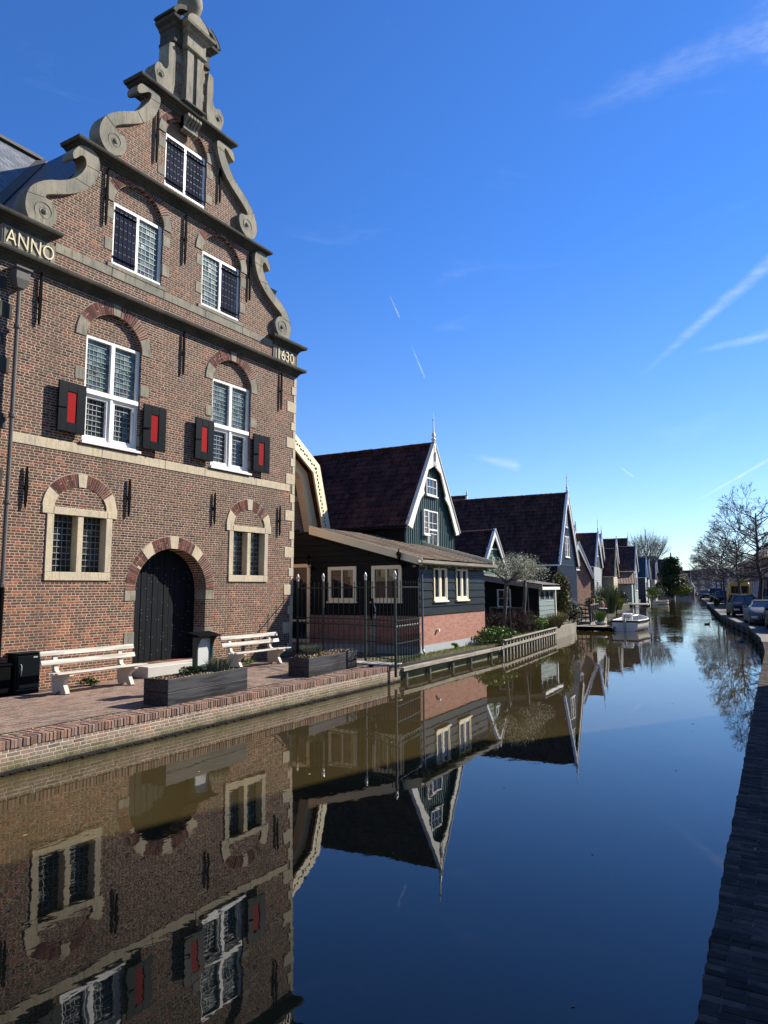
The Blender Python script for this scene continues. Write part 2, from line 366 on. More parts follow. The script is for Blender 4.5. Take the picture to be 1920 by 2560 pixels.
def ell(uc, zc, a, b, t0, t1, n):
    return [(uc + a * math.cos(t), zc + b * math.sin(t)) for t in [t0 + (t1 - t0) * i / n for i in range(n + 1)]]
def rect(u0, u1, v0, v1): return [(u0, v0), (u1, v0), (u1, v1), (u0, v1)]
def arch_outline(uc, hw, z0, zs, rise, n=14): return [(uc - hw, z0), (uc + hw, z0)] + ell(uc, zs, hw, rise, 0, PI, n)
def smoothpoly(pts, it=2):
    for _ in range(it):
        q = []
        for i in range(len(pts)):
            a, b = pts[i], pts[(i + 1) % len(pts)]
            q += [(a[0] * .75 + b[0] * .25, a[1] * .75 + b[1] * .25), (a[0] * .25 + b[0] * .75, a[1] * .25 + b[1] * .75)]
        pts = q
    return pts
def sub_iv(a, b, cuts):
    """interval [a,b] minus the cuts"""
    out = [(a, b)]
    for c, d in cuts:
        nx = []
        for p, q in out:
            if d <= p or c >= q: nx.append((p, q)); continue
            if c > p: nx.append((p, c))
            if d < q: nx.append((d, q))
        out = nx
    return [(p, q) for p, q in out if q - p > .01]
def leaves(mb, c, r, n, size, rng, shell=.35, flat=0.):
    for _ in range(n):
        while True:
            p = Vector((rng.uniform(-1, 1), rng.uniform(-1, 1), rng.uniform(-1, 1)))
            if shell < p.length < 1: break
        p = Vector((c[0] + p.x * r[0], c[1] + p.y * r[1], c[2] + p.z * r[2]))
        a = Vector((rng.gauss(0, 1), rng.gauss(0, 1), rng.gauss(0, 1) + flat)).normalized(); b = a.orthogonal().normalized(); c2 = a.cross(b)
        t = rng.uniform(0, PI); u = b * math.cos(t) + c2 * math.sin(t); w = a.cross(u); s = size * rng.uniform(.6, 1.3)
        mb.add([p - u * s * .5, p + w * s * .3, p + u * s * .5, p - w * s * .3], [(0, 1, 2, 3)])
def twigs(mb, c, r, n, ln, rad, rng, up=.4):
    for _ in range(n):
        p = Vector((c[0] + rng.uniform(-1, 1) * r[0], c[1] + rng.uniform(-1, 1) * r[1], c[2] + rng.uniform(-1, 1) * r[2]))
        d = Vector((rng.gauss(0, 1), rng.gauss(0, 1), rng.gauss(up, .8))).normalized() * ln * rng.uniform(.5, 1.2)
        k = p + d * .5 + Vector((rng.gauss(0, .08), rng.gauss(0, .08), rng.gauss(0, .08))) * ln
        mb.tube([p, k, p + d], [rad, rad * .8, rad * .4], 3, False)
def grow(trunk, crown, p, d, ln, r, depth, rng, spread=.55, upw=.12, thin=.62, kmin=2, kmax=3, shrink=.72, thick=2, rmin=.006):
    """recursive branching; the first `thick` orders go to the trunk mesh"""
    seg = 3; pts = [Vector(p)]; rs = [r]; d = Vector(d).normalized()
    for i in range(seg):
        d = (d + Vector((rng.gauss(0, .13), rng.gauss(0, .13), rng.gauss(0, .1) + upw * .4))).normalized()
        pts.append(pts[-1] + d * ln / seg); rs.append(r * (1 - (1 - thin) * (i + 1) / seg))
    mb = trunk if thick > 0 else crown
    mb.tube(pts, [max(q, rmin) for q in rs], 7 if thick > 0 else (4 if depth > 2 else 3), depth == 0)
    if depth <= 0: return
    for k in range(rng.randint(kmin, kmax)):
        ax = Vector((rng.gauss(0, 1), rng.gauss(0, 1), rng.gauss(0, .6))); ax = (ax - d * ax.dot(d)).normalized()
        nd = (d + ax * spread * rng.uniform(.6, 1.5) + Vector((0, 0, upw))).normalized()
        st = pts[-1] if k == 0 or depth > 3 else pts[rng.randint(1, seg)]
        grow(trunk, crown, st, nd, ln * shrink * rng.uniform(.8, 1.15), r * thin * rng.uniform(.75, 1.), depth - 1, rng, spread, upw, thin, kmin, kmax, shrink, thick - 1, rmin)

# ---------------------------------------------------------------- windows
def panes(parent, y0, y1, z0, z1, x, cols, rows, mat, rng, tilt=.012, ax='x', name='glass_pane'):
    mb = MB(); dy = (y1 - y0) / cols; dz = (z1 - z0) / rows
    for i in range(cols):
        for j in range(rows):
            a, b = rng.gauss(0, tilt), rng.gauss(0, tilt); q = []
            for s, t in ((-1, -1), (1, -1), (1, 1), (-1, 1)):
                w = x + a * s * dy / 2 + b * t * dz / 2; u = y0 + dy * (i + .5) + s * dy * .5; v = z0 + dz * (j + .5) + t * dz * .5
                q.append((w, u, v) if ax == 'x' else (u, w, v))
            mb.add(q, [(0, 1, 2, 3)])
    return mb.build(name, mat, parent, fix=False)
def leadbars(parent, y0, y1, z0, z1, x, cols, rows, r=.0045, hr=.0065, circles=(), mat=None):
    mb = MB()
    for i in range(cols + 1): y = y0 + (y1 - y0) * i / cols; mb.bar((x + .006, y, z0), (x + .006, y, z1), r * 2, r)
    for j in range(1, rows): z = z0 + (z1 - z0) * j / rows; mb.bar((x + .012, y0, z), (x + .012, y1, z), hr * 2, hr * 2)
    for (cy, cz, cr) in circles:
        mb.tube([(x + .012, cy + cr * math.cos(t), cz + cr * math.sin(t)) for t in [2 * PI * k / 20 for k in range(21)]], .008, 4, False)
    return mb.build('leading', mat or M['lead_bar'], parent)
def simple_window(parent, u0, u1, v0, v1, w, sgn=1, ax='x', fr=.07, mull=(), trans=(), cols=1, rows=1, fm=None, gm=None, sill=True, out=.05, mb_w=.035, seed=1, name='window'):
    """framed window proud of a wall at w (outward = sgn)"""
    fm = fm or M['white_paint']; gm = gm or M['window_glass']; mb = MB(); f0 = w + out * sgn; f1 = w - .02 * sgn
    mb.plate(rect(u0, u1, v0, v1), f0, f1, [rect(u0 + fr, u1 - fr, v0 + fr, v1 - fr)], ax)
    def bx(a, b, c, d, o=.9, p=.0):
        lo, hi = sorted((w + out * o * sgn, w + p * sgn))
        if ax == 'x': mb.box((lo, a, c), (hi, b, d))
        else: mb.box((a, lo, c), (b, hi, d))
    e = .002
    for m in mull: bx(m - mb_w, m + mb_w, v0 + fr + e, v1 - fr - e)
    for t in trans: bx(u0 + fr + e, u1 - fr - e, t - mb_w, t + mb_w, .85)
    for i in range(1, cols): q = u0 + fr + (u1 - u0 - 2 * fr) * i / cols; bx(q - .012, q + .012, v0 + fr + e, v1 - fr - e, .6)
    for i in range(1, rows): q = v0 + fr + (v1 - v0 - 2 * fr) * i / rows; bx(u0 + fr + e, u1 - fr - e, q - .012, q + .012, .55)
    if sill:
        lo, hi = sorted((w + (out + .05) * sgn, w - .01 * sgn))
        if ax == 'x': mb.box((lo, u0 - .04, v0 - .05), (hi, u1 + .04, v0 + .003))
        else: mb.box((u0 - .04, lo, v0 - .05), (u1 + .04, hi, v0 + .003))
    o = mb.build(name, fm, parent, bevel=.004)
    panes(o, u0 + fr, u1 - fr, v0 + fr, v1 - fr, w + .014 * sgn, max(cols, 1), max(rows, 1), gm, random.Random(seed), .004, ax)
    return o
# ---------------------------------------------------------------- sky: cirrus and old condensation trails high in the air
wdir = vm(wt, 'NORMALIZE', wt.nodes.new('ShaderNodeTexCoord').outputs['Generated'])
def streak(a, b, w, amp, fade0=.3, rag=.6):
    a, b = Vector(a).normalized(), Vector(b).normalized(); n = a.cross(b).normalized(); t = (b - a); L = t.length; t.normalize()
    nz = noise(wt, wdir, 26, 4, .6)
    wob = m_(wt, 'MULTIPLY_ADD', nz, rag * w, -rag * w * .5)
    d = m_(wt, 'ABSOLUTE', m_(wt, 'ADD', vm(wt, 'DOT_PRODUCT', wdir, tuple(n)), wob))
    s = m_(wt, 'DIVIDE', m_(wt, 'SUBTRACT', vm(wt, 'DOT_PRODUCT', wdir, tuple(t)), a.dot(t)), L)
    wd = m_(wt, 'MULTIPLY_ADD', sstep(wt, s, 0, 1), w * .5, w * .5)
    m = sstep(wt, m_(wt, 'DIVIDE', d, wd), 0., 1., 1., 0.)
    m = m_(wt, 'MULTIPLY', m, sstep(wt, s, 0., fade0)); m = m_(wt, 'MULTIPLY', m, sstep(wt, s, 1., 1.12, 1., 0.))
    fib = sstep(wt, noise(wt, vm(wt, 'MULTIPLY', wdir, (30., 30., 120.)), 1.2, 5, .65), .3, .7, .35, 1.)
    return m_(wt, 'MULTIPLY', m_(wt, 'MULTIPLY', m, fib), amp)
ms = [streak((-.1927, .9453, .2632), (-.0024, .9191, .3916), .012, .2, .6),
      streak((-.1307, .9858, .1058), (-.01, .985, .17), .0035, .32, .3, .9),
      streak((-.465, .792, .3956), (-.4595, .8078, .3691), .0016, .35, .3, .0),
      streak((-.4518, .8276, .3331), (-.443, .8473, .2929), .0016, .35, .3, .0),
      streak((-.4068, .8947, .1844), (-.3422, .9244, .1683), .010, .2, .6, 1.5),
      streak((-.12, .948, .293), (-.0, .9528, .305), .010, .18, .4, 1.),
      streak((-.2125, .9637, .1614), (-.1978, .9691, .1473), .0016, .4, .3, .0),
      streak((-.25, .7885, .5589), (.01, .814, .5909), .03, .10, .6, 1.),
      streak((-.06, .80, .60), (.12, .81, .57), .07, .13, .6, 1.2)]
tot = ms[0]
for q in ms[1:]: tot = m_(wt, 'ADD', tot, q)
cir = noise(wt, vm(wt, 'MULTIPLY', wdir, (2., 2., 9.)), 2.2, 7, .62, .6)
wz = xyz(wt, wdir)[2]
cir = m_(wt, 'MULTIPLY', sstep(wt, cir, .6, .95, 0., .12), sstep(wt, wz, .05, .2))
tot = m_(wt, 'MINIMUM', m_(wt, 'ADD', tot, cir), .8)
skc = vm(wt, 'MULTIPLY', sky.outputs[0], mix(wt, sstep(wt, wz, -.05, .5), (.86, .93, 1.05), (.42, .8, 1.32)))
wt.links.new(mix(wt, tot, skc, (8.2, 8.6, 9.2)), bg.inputs[0])

# ---------------------------------------------------------------- the setting
WZ = -.46
LB = [(-7.5, -60), (-9.62, 0), (-9.76, 6), (-9.92, 17.3), (-10.0, 20), (-10.15, 25.4), (-11.14, 34.9), (-11.5, 38.7), (-12.3, 42.5), (-16.6, 70), (-20.9, 98), (-23.2, 113), (-29, 150), (-34, 190), (-40, 262)]
RB = [(1.5, -60), (-.45, 0), (-.6, 3.8), (-1.14, 17.4), (-1.45, 25.7), (-1.92, 32.3), (-2.96, 41.2), (-3.87, 46.1), (-4.88, 51.7), (-6.05, 58.4), (-8.06, 72.9), (-11.7, 98.8), (-13.6, 113.5), (-19.2, 150), (-24.6, 200), (-34, 262)]
def ptx(line, y):
    for (x0, y0), (x1, y1) in zip(line, line[1:]):
        if y0 <= y <= y1: return x0 + (x1 - x0) * (y - y0) / (y1 - y0)
    return line[-1][0]
# ground: one sheet with the canal cut out
m, nt, p = newmat('ground_earth'); oc = objc(nt)
c = mix(nt, sstep(nt, noise(nt, oc, .8, 5, .6), .4, .6), (.09, .075, .05), (.075, .085, .035))
c = scale_col(nt, c, m_(nt, 'MULTIPLY_ADD', noise(nt, oc, 14, 4), .9, .55))
c = mix(nt, sstep(nt, xyz(nt, oc)[2], -.06, -.02, 1., 0.), c, (.022, .02, .014))
inp(nt, p.inputs['Base Color'], c); p.inputs['Roughness'].default_value = .95; inp(nt, p.inputs['Normal'], bump(nt, noise(nt, oc, 25, 4), .8, .03)); M['ground'] = m
g = MB(); GZ = -.012
for line, far in ((LB, -900), (RB, 900)):
    vs = []
    for x, y in line: vs += [(x + (-.15 if far < 0 else .15), y, GZ), (far, y, GZ)]
    g.add(vs, [(2 * i, 2 * i + 1, 2 * i + 3, 2 * i + 2) for i in range(len(line) - 1)])
    s_ = -.15 if far < 0 else .15
    g.add([(x + s_, y, z) for x, y in line for z in (GZ, -.9)], [(2 * i, 2 * i + 1, 2 * i + 3, 2 * i + 2) for i in range(len(line) - 1)])
g.add([(-900, 262, GZ), (900, 262, GZ), (900, 2500, GZ), (-900, 2500, GZ)], [(0, 1, 2, 3)])
g.add([(-40, 262, GZ), (-34, 262, GZ), (-34, 262, -.9), (-40, 262, -.9)], [(0, 1, 2, 3)])
tag(g.build('ground', M['ground'], fix=False), kind='structure')
# water
m, nt, p = newmat('canal_water'); oc = objc(nt)
x, y, z = xyz(nt, oc)[:3]
inp(nt, p.inputs['Base Color'], mix(nt, sstep(nt, noise(nt, oc, .3, 3), .35, .65), (.032, .024, .009), (.04, .03, .011)))
p.inputs['Roughness'].default_value = .012; p.inputs['IOR'].default_value = 1.42
far = sstep(nt, y, 15., 70., .0, 1.)
n1 = noise(nt, vm(nt, 'MULTIPLY', oc, (1., .55, 1.)), 1.3, 3, .5, .3)
n2 = noise(nt, vm(nt, 'MULTIPLY', oc, (1., .6, 1.)), 4.2, 3, .55, .2)
patch = sstep(nt, noise(nt, oc, .12, 2), .4, .65, .25, 1.)
amp = m_(nt, 'MULTIPLY', m_(nt, 'MULTIPLY_ADD', far, 1.6, .17), patch)
hh = m_(nt, 'MULTIPLY', m_(nt, 'ADD', m_(nt, 'MULTIPLY', n1, 1.1), m_(nt, 'MULTIPLY', n2, .42)), amp)
inp(nt, p.inputs['Normal'], bump(nt, hh, 1., .0135)); M['water'] = m
g = MB(); vs = []
for (lx, ly), ry in [(l, l[1]) for l in LB]: vs += [(lx - .3, ly, WZ), (ptx(RB, ly) + .3, ly, WZ)]
g.add(vs, [(2 * i, 2 * i + 1, 2 * i + 3, 2 * i + 2) for i in range(len(LB) - 1)])
# refine so that it covers the bends of the right bank
ys = sorted(set([l[1] for l in LB] + [r[1] for r in RB])); g = MB(); vs = []
for yy in ys: vs += [(ptx(LB, yy) - .3, yy, WZ), (ptx(RB, yy) + .3, yy, WZ)]
g.add(vs, [(2 * i, 2 * i + 1, 2 * i + 3, 2 * i + 2) for i in range(len(ys) - 1)])
tag(g.build('water', M['water'], fix=False), kind='structure')
# brick paving on the left quay
g = MB(); pv = [(ptx(LB, yy), yy) for yy in (-30, -10, 0, 6, 12, 17.3)]
vs = []
for xx, yy in pv: vs += [(xx - .55, yy, 0), (-24, yy, 0)]
g.add(vs, [(2 * i, 2 * i + 1, 2 * i + 3, 2 * i + 2) for i in range(len(pv) - 1)])
tag(g.build('quay_pavement', M['paving'], fix=False), kind='structure')
# right hand street and near pavement
m, nt, p = newmat('street_setts'); oc = objc(nt)
c = mix(nt, noise(nt, oc, 3, 5, .6), (.05, .042, .035), (.13, .108, .088))  # sett colour darkened in place of tree shadows lying on the street
br = nt.nodes.new('ShaderNodeTexBrick'); inp(nt, br.inputs['Vector'], oc); br.inputs['Scale'].default_value = 4
br.inputs['Color1'].default_value = (1, 1, 1, 1); br.inputs['Color2'].default_value = (.7, .7, .7, 1); br.inputs['Mortar'].default_value = (.3, .3, .3, 1)
c = vm(nt, 'MULTIPLY', c, br.outputs[0]); inp(nt, p.inputs['Base Color'], c); p.inputs['Roughness'].default_value = .9; M['setts'] = m
g = MB(); vs = []
for xx, yy in RB[1:-1]: vs += [(xx + .32, yy, 0), (xx + 14, yy, 0)]
g.add(vs, [(2 * i, 2 * i + 1, 2 * i + 3, 2 * i + 2) for i in range(len(RB) - 3)])
tag(g.build('street', M['setts'], fix=False), kind='structure')

# ---------------------------------------------------------------- quay walls
rng = random.Random(4)
q = empty('quay_wall', (-9.76, 6, 0), 0, 'low brick quay wall with red coping and algae at the waterline below the benches', 'quay wall')
def wall_strip(parent, name, line, y0, y1, zt, zb, off, mat, thick=.35, o=(0, 0, 0)):
    ys = sorted(set([y0, y1] + [yy for _, yy in line if y0 < yy < y1])); loops = []
    for yy in ys:
        xx = ptx(line, yy) + off
        loops.append([(xx - o[0], yy - o[1], zt), (xx - o[0], yy - o[1], zb), (xx - thick - o[0], yy - o[1], zb), (xx - thick - o[0], yy - o[1], zt)])
    return MB().loft(loops).build(name, mat, parent)
wall_strip(q, 'brick_face', LB, -30, 17.3, -.118, -.9, .0, M['quay_brick'], .5, (-9.76, 6, 0))
cp = MB(); yy = -6.0
while yy < 17.25:
    xx = ptx(LB, yy) + .012 + rng.gauss(0, .004); w = .052; zt = .004 + rng.gauss(0, .003)
    a = ptx(LB, yy)
    for (xa, xb, za) in ((xx - .235, xx, -.118), (xx - .47, xx - .245, -.06)):
        j = rng.gauss(0, .004)
        cp.box((xa + 9.76, yy - 6 + j, za), (xb + 9.76, yy + w - 6 + j, zt + rng.gauss(0, .002)))
    yy += .0605
cp.build('coping_brick', M['coping_brick'], q, bevel=.006)
wall_strip(q, 'coping_mortar', LB, -30, 17.3, -.006, -.117, -.004, M['mortar'], .5, (-9.76, 6, 0))
# foot ledge with dark debris at the waterline
db = MB(); r2 = random.Random(3)
for _ in range(1500):
    yy = r2.uniform(0, 17.2); xx = ptx(LB, yy) + abs(r2.gauss(0, .035)); s = r2.uniform(.008, .03)
    db.obox((xx + 9.76, yy - 6, WZ + .008 + r2.uniform(0, .012)), (s * .6, s * r2.uniform(-.6, .6), 0), (s * r2.uniform(-.5, .5), s * 1.4, 0), (0, 0, .006))
tag(db.build('waterline_debris', plain('wet_black_debris', (.012, .011, .009), .35, var=.6, nscale=30), q), kind='stuff')

# right quay wall: near part dark coping seen from above, then grey buttressed wall
q = empty('street_quay_wall', (-1.2, 20, 0), 0, 'dark brick and concrete quay wall below the street with the parked cars, right side', 'quay wall')
RBm = [(x, y) for x, y in RB]
m_dq = brick_mat('dark_quay_brick', cols=[(0, (.05, .045, .04)), (1, (.11, .09, .075))], mortar=(.1, .09, .075), weather=algae, h=.075, L=.24)
ys = [-20, 0, 3.8] + [yy for _, yy in RB if 3.8 < yy < 262]
loops = []
for yy in ys:
    xx = ptx(RB, yy); loops.append([(xx + 1.2, yy - 20, -.03), (xx + 1.2, yy - 20, -.9), (xx + .35 + 1.2, yy - 20, -.9), (xx + .35 + 1.2, yy - 20, -.03)])
MB().loft(loops).build('brick_face', m_dq, q)
cp = MB(); r2 = random.Random(8); yy = .5
while yy < 30:
    xx = ptx(RB, yy) - .012; ln = 0.
    st = 0 if int(yy / .066) % 2 else .11
    xa = xx; lim = 1.7 if yy < 14 else .7
    first = True
    while xa < xx + lim:
        L = (.215 if not (first and st) else .105) * r2.uniform(.96, 1.03); first = False
        z1 = .002 + r2.gauss(0, .002); j = r2.gauss(0, .0025); t1 = r2.gauss(0, .002)
        cp.box((xa + 1.2 + (r2.gauss(0, .004) if xa == xx else 0), yy - 20 + j, -.09), (xa + L - .009 + 1.2, yy - 20 + .060 + j + t1, z1))
        xa += L
    yy += .066
cp.build('coping_brick', M['dark_coping'], q, bevel=.004)
bed = MB(); ysb = [-20, 0, 3.8, 17.4, 25.7, 30.2]; loops = [[(ptx(RB, yy) + .01 + 1.2, yy - 20, -.004), (ptx(RB, yy) + .01 + 1.2, yy - 20, -.1), (ptx(RB, yy) + 3.2, yy - 20, -.1), (ptx(RB, yy) + 3.2, yy - 20, -.004)] for yy in ysb]
bed.loft(loops).build('coping_mortar', plain('dark_mortar', (.07, .065, .055), .95, var=.4, nscale=12), q)
cc = MB(); ysc = [30.2] + [yy for _, yy in RB if 30.2 < yy < 200]
loops = [[(ptx(RB, yy) - .03 + 1.2, yy - 20, .01), (ptx(RB, yy) - .03 + 1.2, yy - 20, -.1), (ptx(RB, yy) + .4 + 1.2, yy - 20, -.1), (ptx(RB, yy) + .4 + 1.2, yy - 20, .01)] for yy in ysc]
cc.loft(loops).build('cap', plain('weathered_shadowed_concrete_cap', (.12, .105, .088), .9, var=.5, nscale=4, bmp=.3), q)  # weathered concrete, darkened further to carry the tree shadows over the quay
bt = MB(); yy = 27.
while yy < 100:
    xx = ptx(RB, yy) + 1.2; bt.box((xx - .09, yy - 20 - .13, -.8), (xx + .1, yy - 20 + .13, -.11)); yy += 2.7
bt.pieces('buttress', m_dq, q)

# ---------------------------------------------------------------- the town hall
TY = 12.95
th = empty('town_hall', (-14.2, TY, 0), 0, 'tall brown brick town hall with scroll gable dated 1630 and red and black shutters', 'town hall')
th.rotation_euler = (0, .015, 0)
HW = 4.97
half = [(4.95, 0), (4.95, 9.83), (4.35, 9.9), (4.25, 10.3), (4.3, 10.65), (3.95, 10.95), (3.55, 11.15), (3.15, 11.4), (2.98, 11.8), (3.0, 12.2), (3.1, 12.38), (3.1, 12.5), (2.75, 12.55), (2.6, 13.0), (2.55, 13.35), (2.3, 13.6), (1.85, 13.85), (1.45, 14.2), (1.25, 14.6), (1.4, 14.9), (1.5, 15.05), (.6, 15.1), (.6, 16.9)]
outer = [(u, v) for u, v in half] + [(-u - (.07 if v > 10 else 0), v) for u, v in reversed(half)]
S1 = 2.82; S2 = 2.03; S3 = 1.48
C1 = (-2.77, 2.86); C2 = (-2.05, 2.01); C3 = (-1.49, 1.45)
holes = []; hup = []
for c in C1: holes.append(rect(c - .69, c + .69, 2.5, 3.76))
for c in C2: holes.append([(c - .79, 5.48), (c + .79, 5.48)] + ell(c, 7.95, .79, .74, 0, PI, 16))
for c in C3: hup.append([(c - .77, 9.95), (c + .77, 9.95)] + ell(c, 11.5, .77, .71, 0, PI, 16))
hup.append([(-.75, 12.74), (.73, 12.74)] + ell(-.01, 14.15, .74, .66, 0, PI, 16))
holes.append([(-1.18, .27), (1.18, .27)] + ell(0, 2.09, 1.18, 1.06, 0, PI, 20))
MB().plate([(-4.95, 0), (4.95, 0), (4.95, 9.4), (-4.95, 9.4)], 0, -.42, holes).build('front_wall', M['brick'], th)
up_ = [(4.95, 9.402)] + [(u, v) for u, v in half[1:]]; up_ = up_ + [(-u - (.07 if v > 10 else 0), v) for u, v in reversed(up_)]
MB().plate(up_, 0, -.24, hup).build('gable_wall', M['brick'], th)
# side walls and back volume of the wing
sw = MB(); sw.box((-14, HW - .42, 0), (-.42, HW - .02, 9.4)); sw.box((-3.2, -HW + .02, 0), (-.42, -HW + .42, 9.4)); sw.box((-14, -HW + .42, 8.9), (-.44, HW - .44, 9.2))
sw.build('side_wall', M['brick_side'], th)
# tympanum infills, recessed
for c, z0, hw, r, zs in [(C2[0], 8.0, .79, .74, 7.95), (C2[1], 8.0, .79, .74, 7.95), (C3[0], 11.5, .77, .71, 11.5), (C3[1], 11.5, .77, .71, 11.5), (-.01, 14.2, .74, .66, 14.15)]:
    t0 = math.asin(max(0, (z0 - zs) / r)); MB().plate(ell(c, zs, hw + .02, r + .02, t0, PI - t0, 16), -.1, -.3).build('arch_infill', M['brick'], th)
MB().box((-.42, -1.25, .2), (-.41, 1.25, 3.2))
def arch(c, zs, ai, bi, ao, bo, t0, t1, nb, stones, w=.012, name='arch', key=.1, smat='sandstone'):
    """ring of brick voussoirs with stone pieces over the given angle spans (degrees)"""
    bk = MB(); stn = MB(); r = random.Random(int(c * 100) + 7)
    ring = ell(c, zs, ao + .012, bo + .012, t0, t1, 28) + ell(c, zs, ai - .004, bi - .004, t1, t0, 28)
    MB().plate(ring, .004, -.05).build(name + '_mortar', M['mortar'], th)
    def wedge(mb, a, b, w0, ro0=0., ro1=1., g=0.):
        def P(t, f): return (c + (ai + (ao - ai) * f) * math.cos(t), zs + (bi + (bo - bi) * f) * math.sin(t))
        k = max(1, int((b - a) / .12)); inn = [P(a + (b - a) * i / k, ro0) for i in range(k + 1)]; out = [P(b - (b - a) * i / k, ro1) for i in range(k + 1)]
        mb.plate(inn + out, w0, -.06)
    st = [(math.radians(a), math.radians(b)) for a, b in stones]
    spans = sub_iv(t0, t1, st)
    for a, b in st: wedge(stn, a + .008, b - .008, w + .008)
    dt = (t1 - t0) / nb
    for a, b in spans:
        n = max(1, round((b - a) / dt)); d = (b - a) / n
        for i in range(n):
            g = d * .12; p0, p1 = a + i * d + g, a + (i + 1) * d - g; ww = w + r.gauss(0, .003)
            if r.random() < .5: wedge(bk, p0, p1, ww)
            else:
                f = r.choice((.35, .6)); wedge(bk, p0, p1, ww, 0, f - .025); wedge(bk, p0, p1, ww + .002, f + .025, 1)
    bk.build(name + '_bricks', M['arch_brick'], th)
    if stones: stn.pieces('arch_stone', M[smat], th, bevel=.006)
for c in C1: arch(c, 3.93, .67, .49, .96, .79, 0, PI, 44, [(0, 32), (82, 98), (148, 180)], name='window_arch')
for c in C2: arch(c, 7.95, .8, .75, 1.08, 1.06, 0, PI, 46, [(0, 26), (83, 97), (154, 180)], name='window_arch', smat='greystone')
for c in C3: arch(c, 11.5, .78, .72, 1.04, .99, 0, PI, 44, [(0, 26), (83, 97), (154, 180)], name='window_arch', smat='greystone')
arch(-.01, 14.15, .75, .67, 1.0, .9, 0, PI, 44, [(0, 22), (158, 180)], name='window_arch', smat='greystone')
arch(0, 2.09, 1.19, 1.07, 1.48, 1.37, 0, PI, 66, [(45, 60), (84, 96), (120, 135)], name='door_arch')
# jamb blocks beside openings
jb = MB()
for s in (-1, 1):
    for z0, z1, wd in ((1.83, 2.08, .31), (.72, 1.08, .28)):
        a, b = sorted((s * 1.165, s * (1.18 + wd))); jb.box((-.4, a, z0), (.014, b, z1))
for c in C2:
    for s in (-1, 1):
        for z0 in (5.62, 6.9): a, b = sorted((s * .785, s * 1.05)); jb.box((-.1, c + a, z0), (.012, c + b, z0 + .27))
for c in C3:
    for s in (-1, 1):
        for z0 in (10.25, 11.05): a, b = sorted((s * .765, s * 1.0)); jb.box((-.1, c + a, z0), (.012, c + b, z0 + .3))
for s in (-1, 1):
    for z0 in (12.95, 13.7): a, b = sorted((s * .735, s * .98)); jb.box((-.1, -.01 + a, z0), (.012, -.01 + b, z0 + .26))
jb.pieces('jamb_stone', M['greystone'], th, bevel=.008)
# quoins
qs = MB(); ql = MB(); r = random.Random(11)
for k in range(15):
    z0 = .15 + k * .585; wd = .46 if k % 2 else .24; h = .33 if k % 2 else .26
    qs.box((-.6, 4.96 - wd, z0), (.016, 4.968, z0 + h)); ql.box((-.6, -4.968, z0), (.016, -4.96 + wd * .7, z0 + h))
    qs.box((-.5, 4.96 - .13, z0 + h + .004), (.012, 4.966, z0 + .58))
qs.pieces('quoin', M['sandstone'], th, bevel=.01); ql.pieces('quoin', M['darkstone'], th, bevel=.01)  # left quoins in darker stone: the rain pipe's shadow put into their colour
# stone bands
bd = MB()
y = -4.5
for w in (2.2, 1.9, 1.4, 2.1, 1.7):
    y1 = min(y + w, 4.7); bd.box((-.1, y + .004, 5.18), (.02, y1 - .004, 5.4)); y = y1
bd.build('stone_band', M['sandstone'], th, bevel=.006)
bd = MB(); y = -3.75
for w in (1.5, 1.6, 1.5, 1.5, 1.5):
    y1 = min(y + w, 3.72); bd.box((-.1, y + .004, 9.62), (.02, y1 - .004, 9.84)); y = y1
for c in C3: bd.box((-.1, c - .9, 9.845), (.03, c + .9, 9.95))
bd.build('stone_band', M['greystone'], th, bevel=.006)
# cornices
def cornice(y0, y1, prof, name='cornice', back=-.45, mat='darkstone'):
    lo = [[(back, y0 - p, z), (p, y0 - p, z), (p, y1 + p, z), (back, y1 + p, z)] for p, z in prof]
    return MB().loft(lo).build(name, M[mat], th)
PC = lambda z, s=1.: [(0.012, z - .26 * s), (.03 * s, z - .25 * s), (.05 * s, z - .2 * s), (.09 * s, z - .17 * s), (.1 * s, z - .145 * s), (.16 * s, z - .12 * s), (.2 * s, z - .09 * s), (.27 * s, z - .085 * s), (.29 * s, z - .05 * s), (.3 * s, z), (.04, z + .025)]
cornice(-HW, HW + .0, [(p * .8, z) for p, z in PC(9.22, 1.)])
cornice(-HW, -3.95, [(p * .85, z) for p, z in PC(9.99, 1.)]); cornice(3.78, HW, [(p * .85, z) for p, z in PC(9.99, 1.)])
cornice(-3.2, 3.1, PC(12.5, .9)); cornice(-1.55, 1.45, PC(15.14, .9))
# lettered frieze panels
MB().box((-.3, -4.97, 9.225), (.03, -3.75, 9.735)).build('frieze_panel', M['greystone'], th, bevel=.006); MB().box((-.3, 3.75, 9.225), (.03, 4.97, 9.735)).build('frieze_panel', M['greystone'], th, bevel=.006)
pf = MB()
for a, b in ((-4.93, -3.83), (3.83, 4.93)):
    pf.plate(rect(a, b, 9.27, 9.71), .045, .02, [rect(a + .035, b - .035, 9.305, 9.675)])
pf.build('panel_moulding', M['greystone'], th)
def text(txt, y, z, size, x, mat, parent, name='lettering', ex=.012, sx=1., rot=None, off=0.):
    cu = bpy.data.curves.new(name, 'FONT'); cu.body = txt; cu.size = size; cu.extrude = ex; cu.offset = off; cu.resolution_u = 3
    to = bpy.data.objects.new('tmp_text', cu); COL.objects.link(to); dg = bpy.context.evaluated_depsgraph_get()
    me = bpy.data.meshes.new_from_object(to.evaluated_get(dg)); bpy.data.objects.remove(to)
    me.materials.clear(); me.materials.append(mat)
    for v in me.vertices:
        a, b, c = v.co; v.co = (x + c, y + a * sx, z + b)
    me.name = name; o = bpy.data.objects.new(name, me); COL.objects.link(o); o.parent = parent; return o
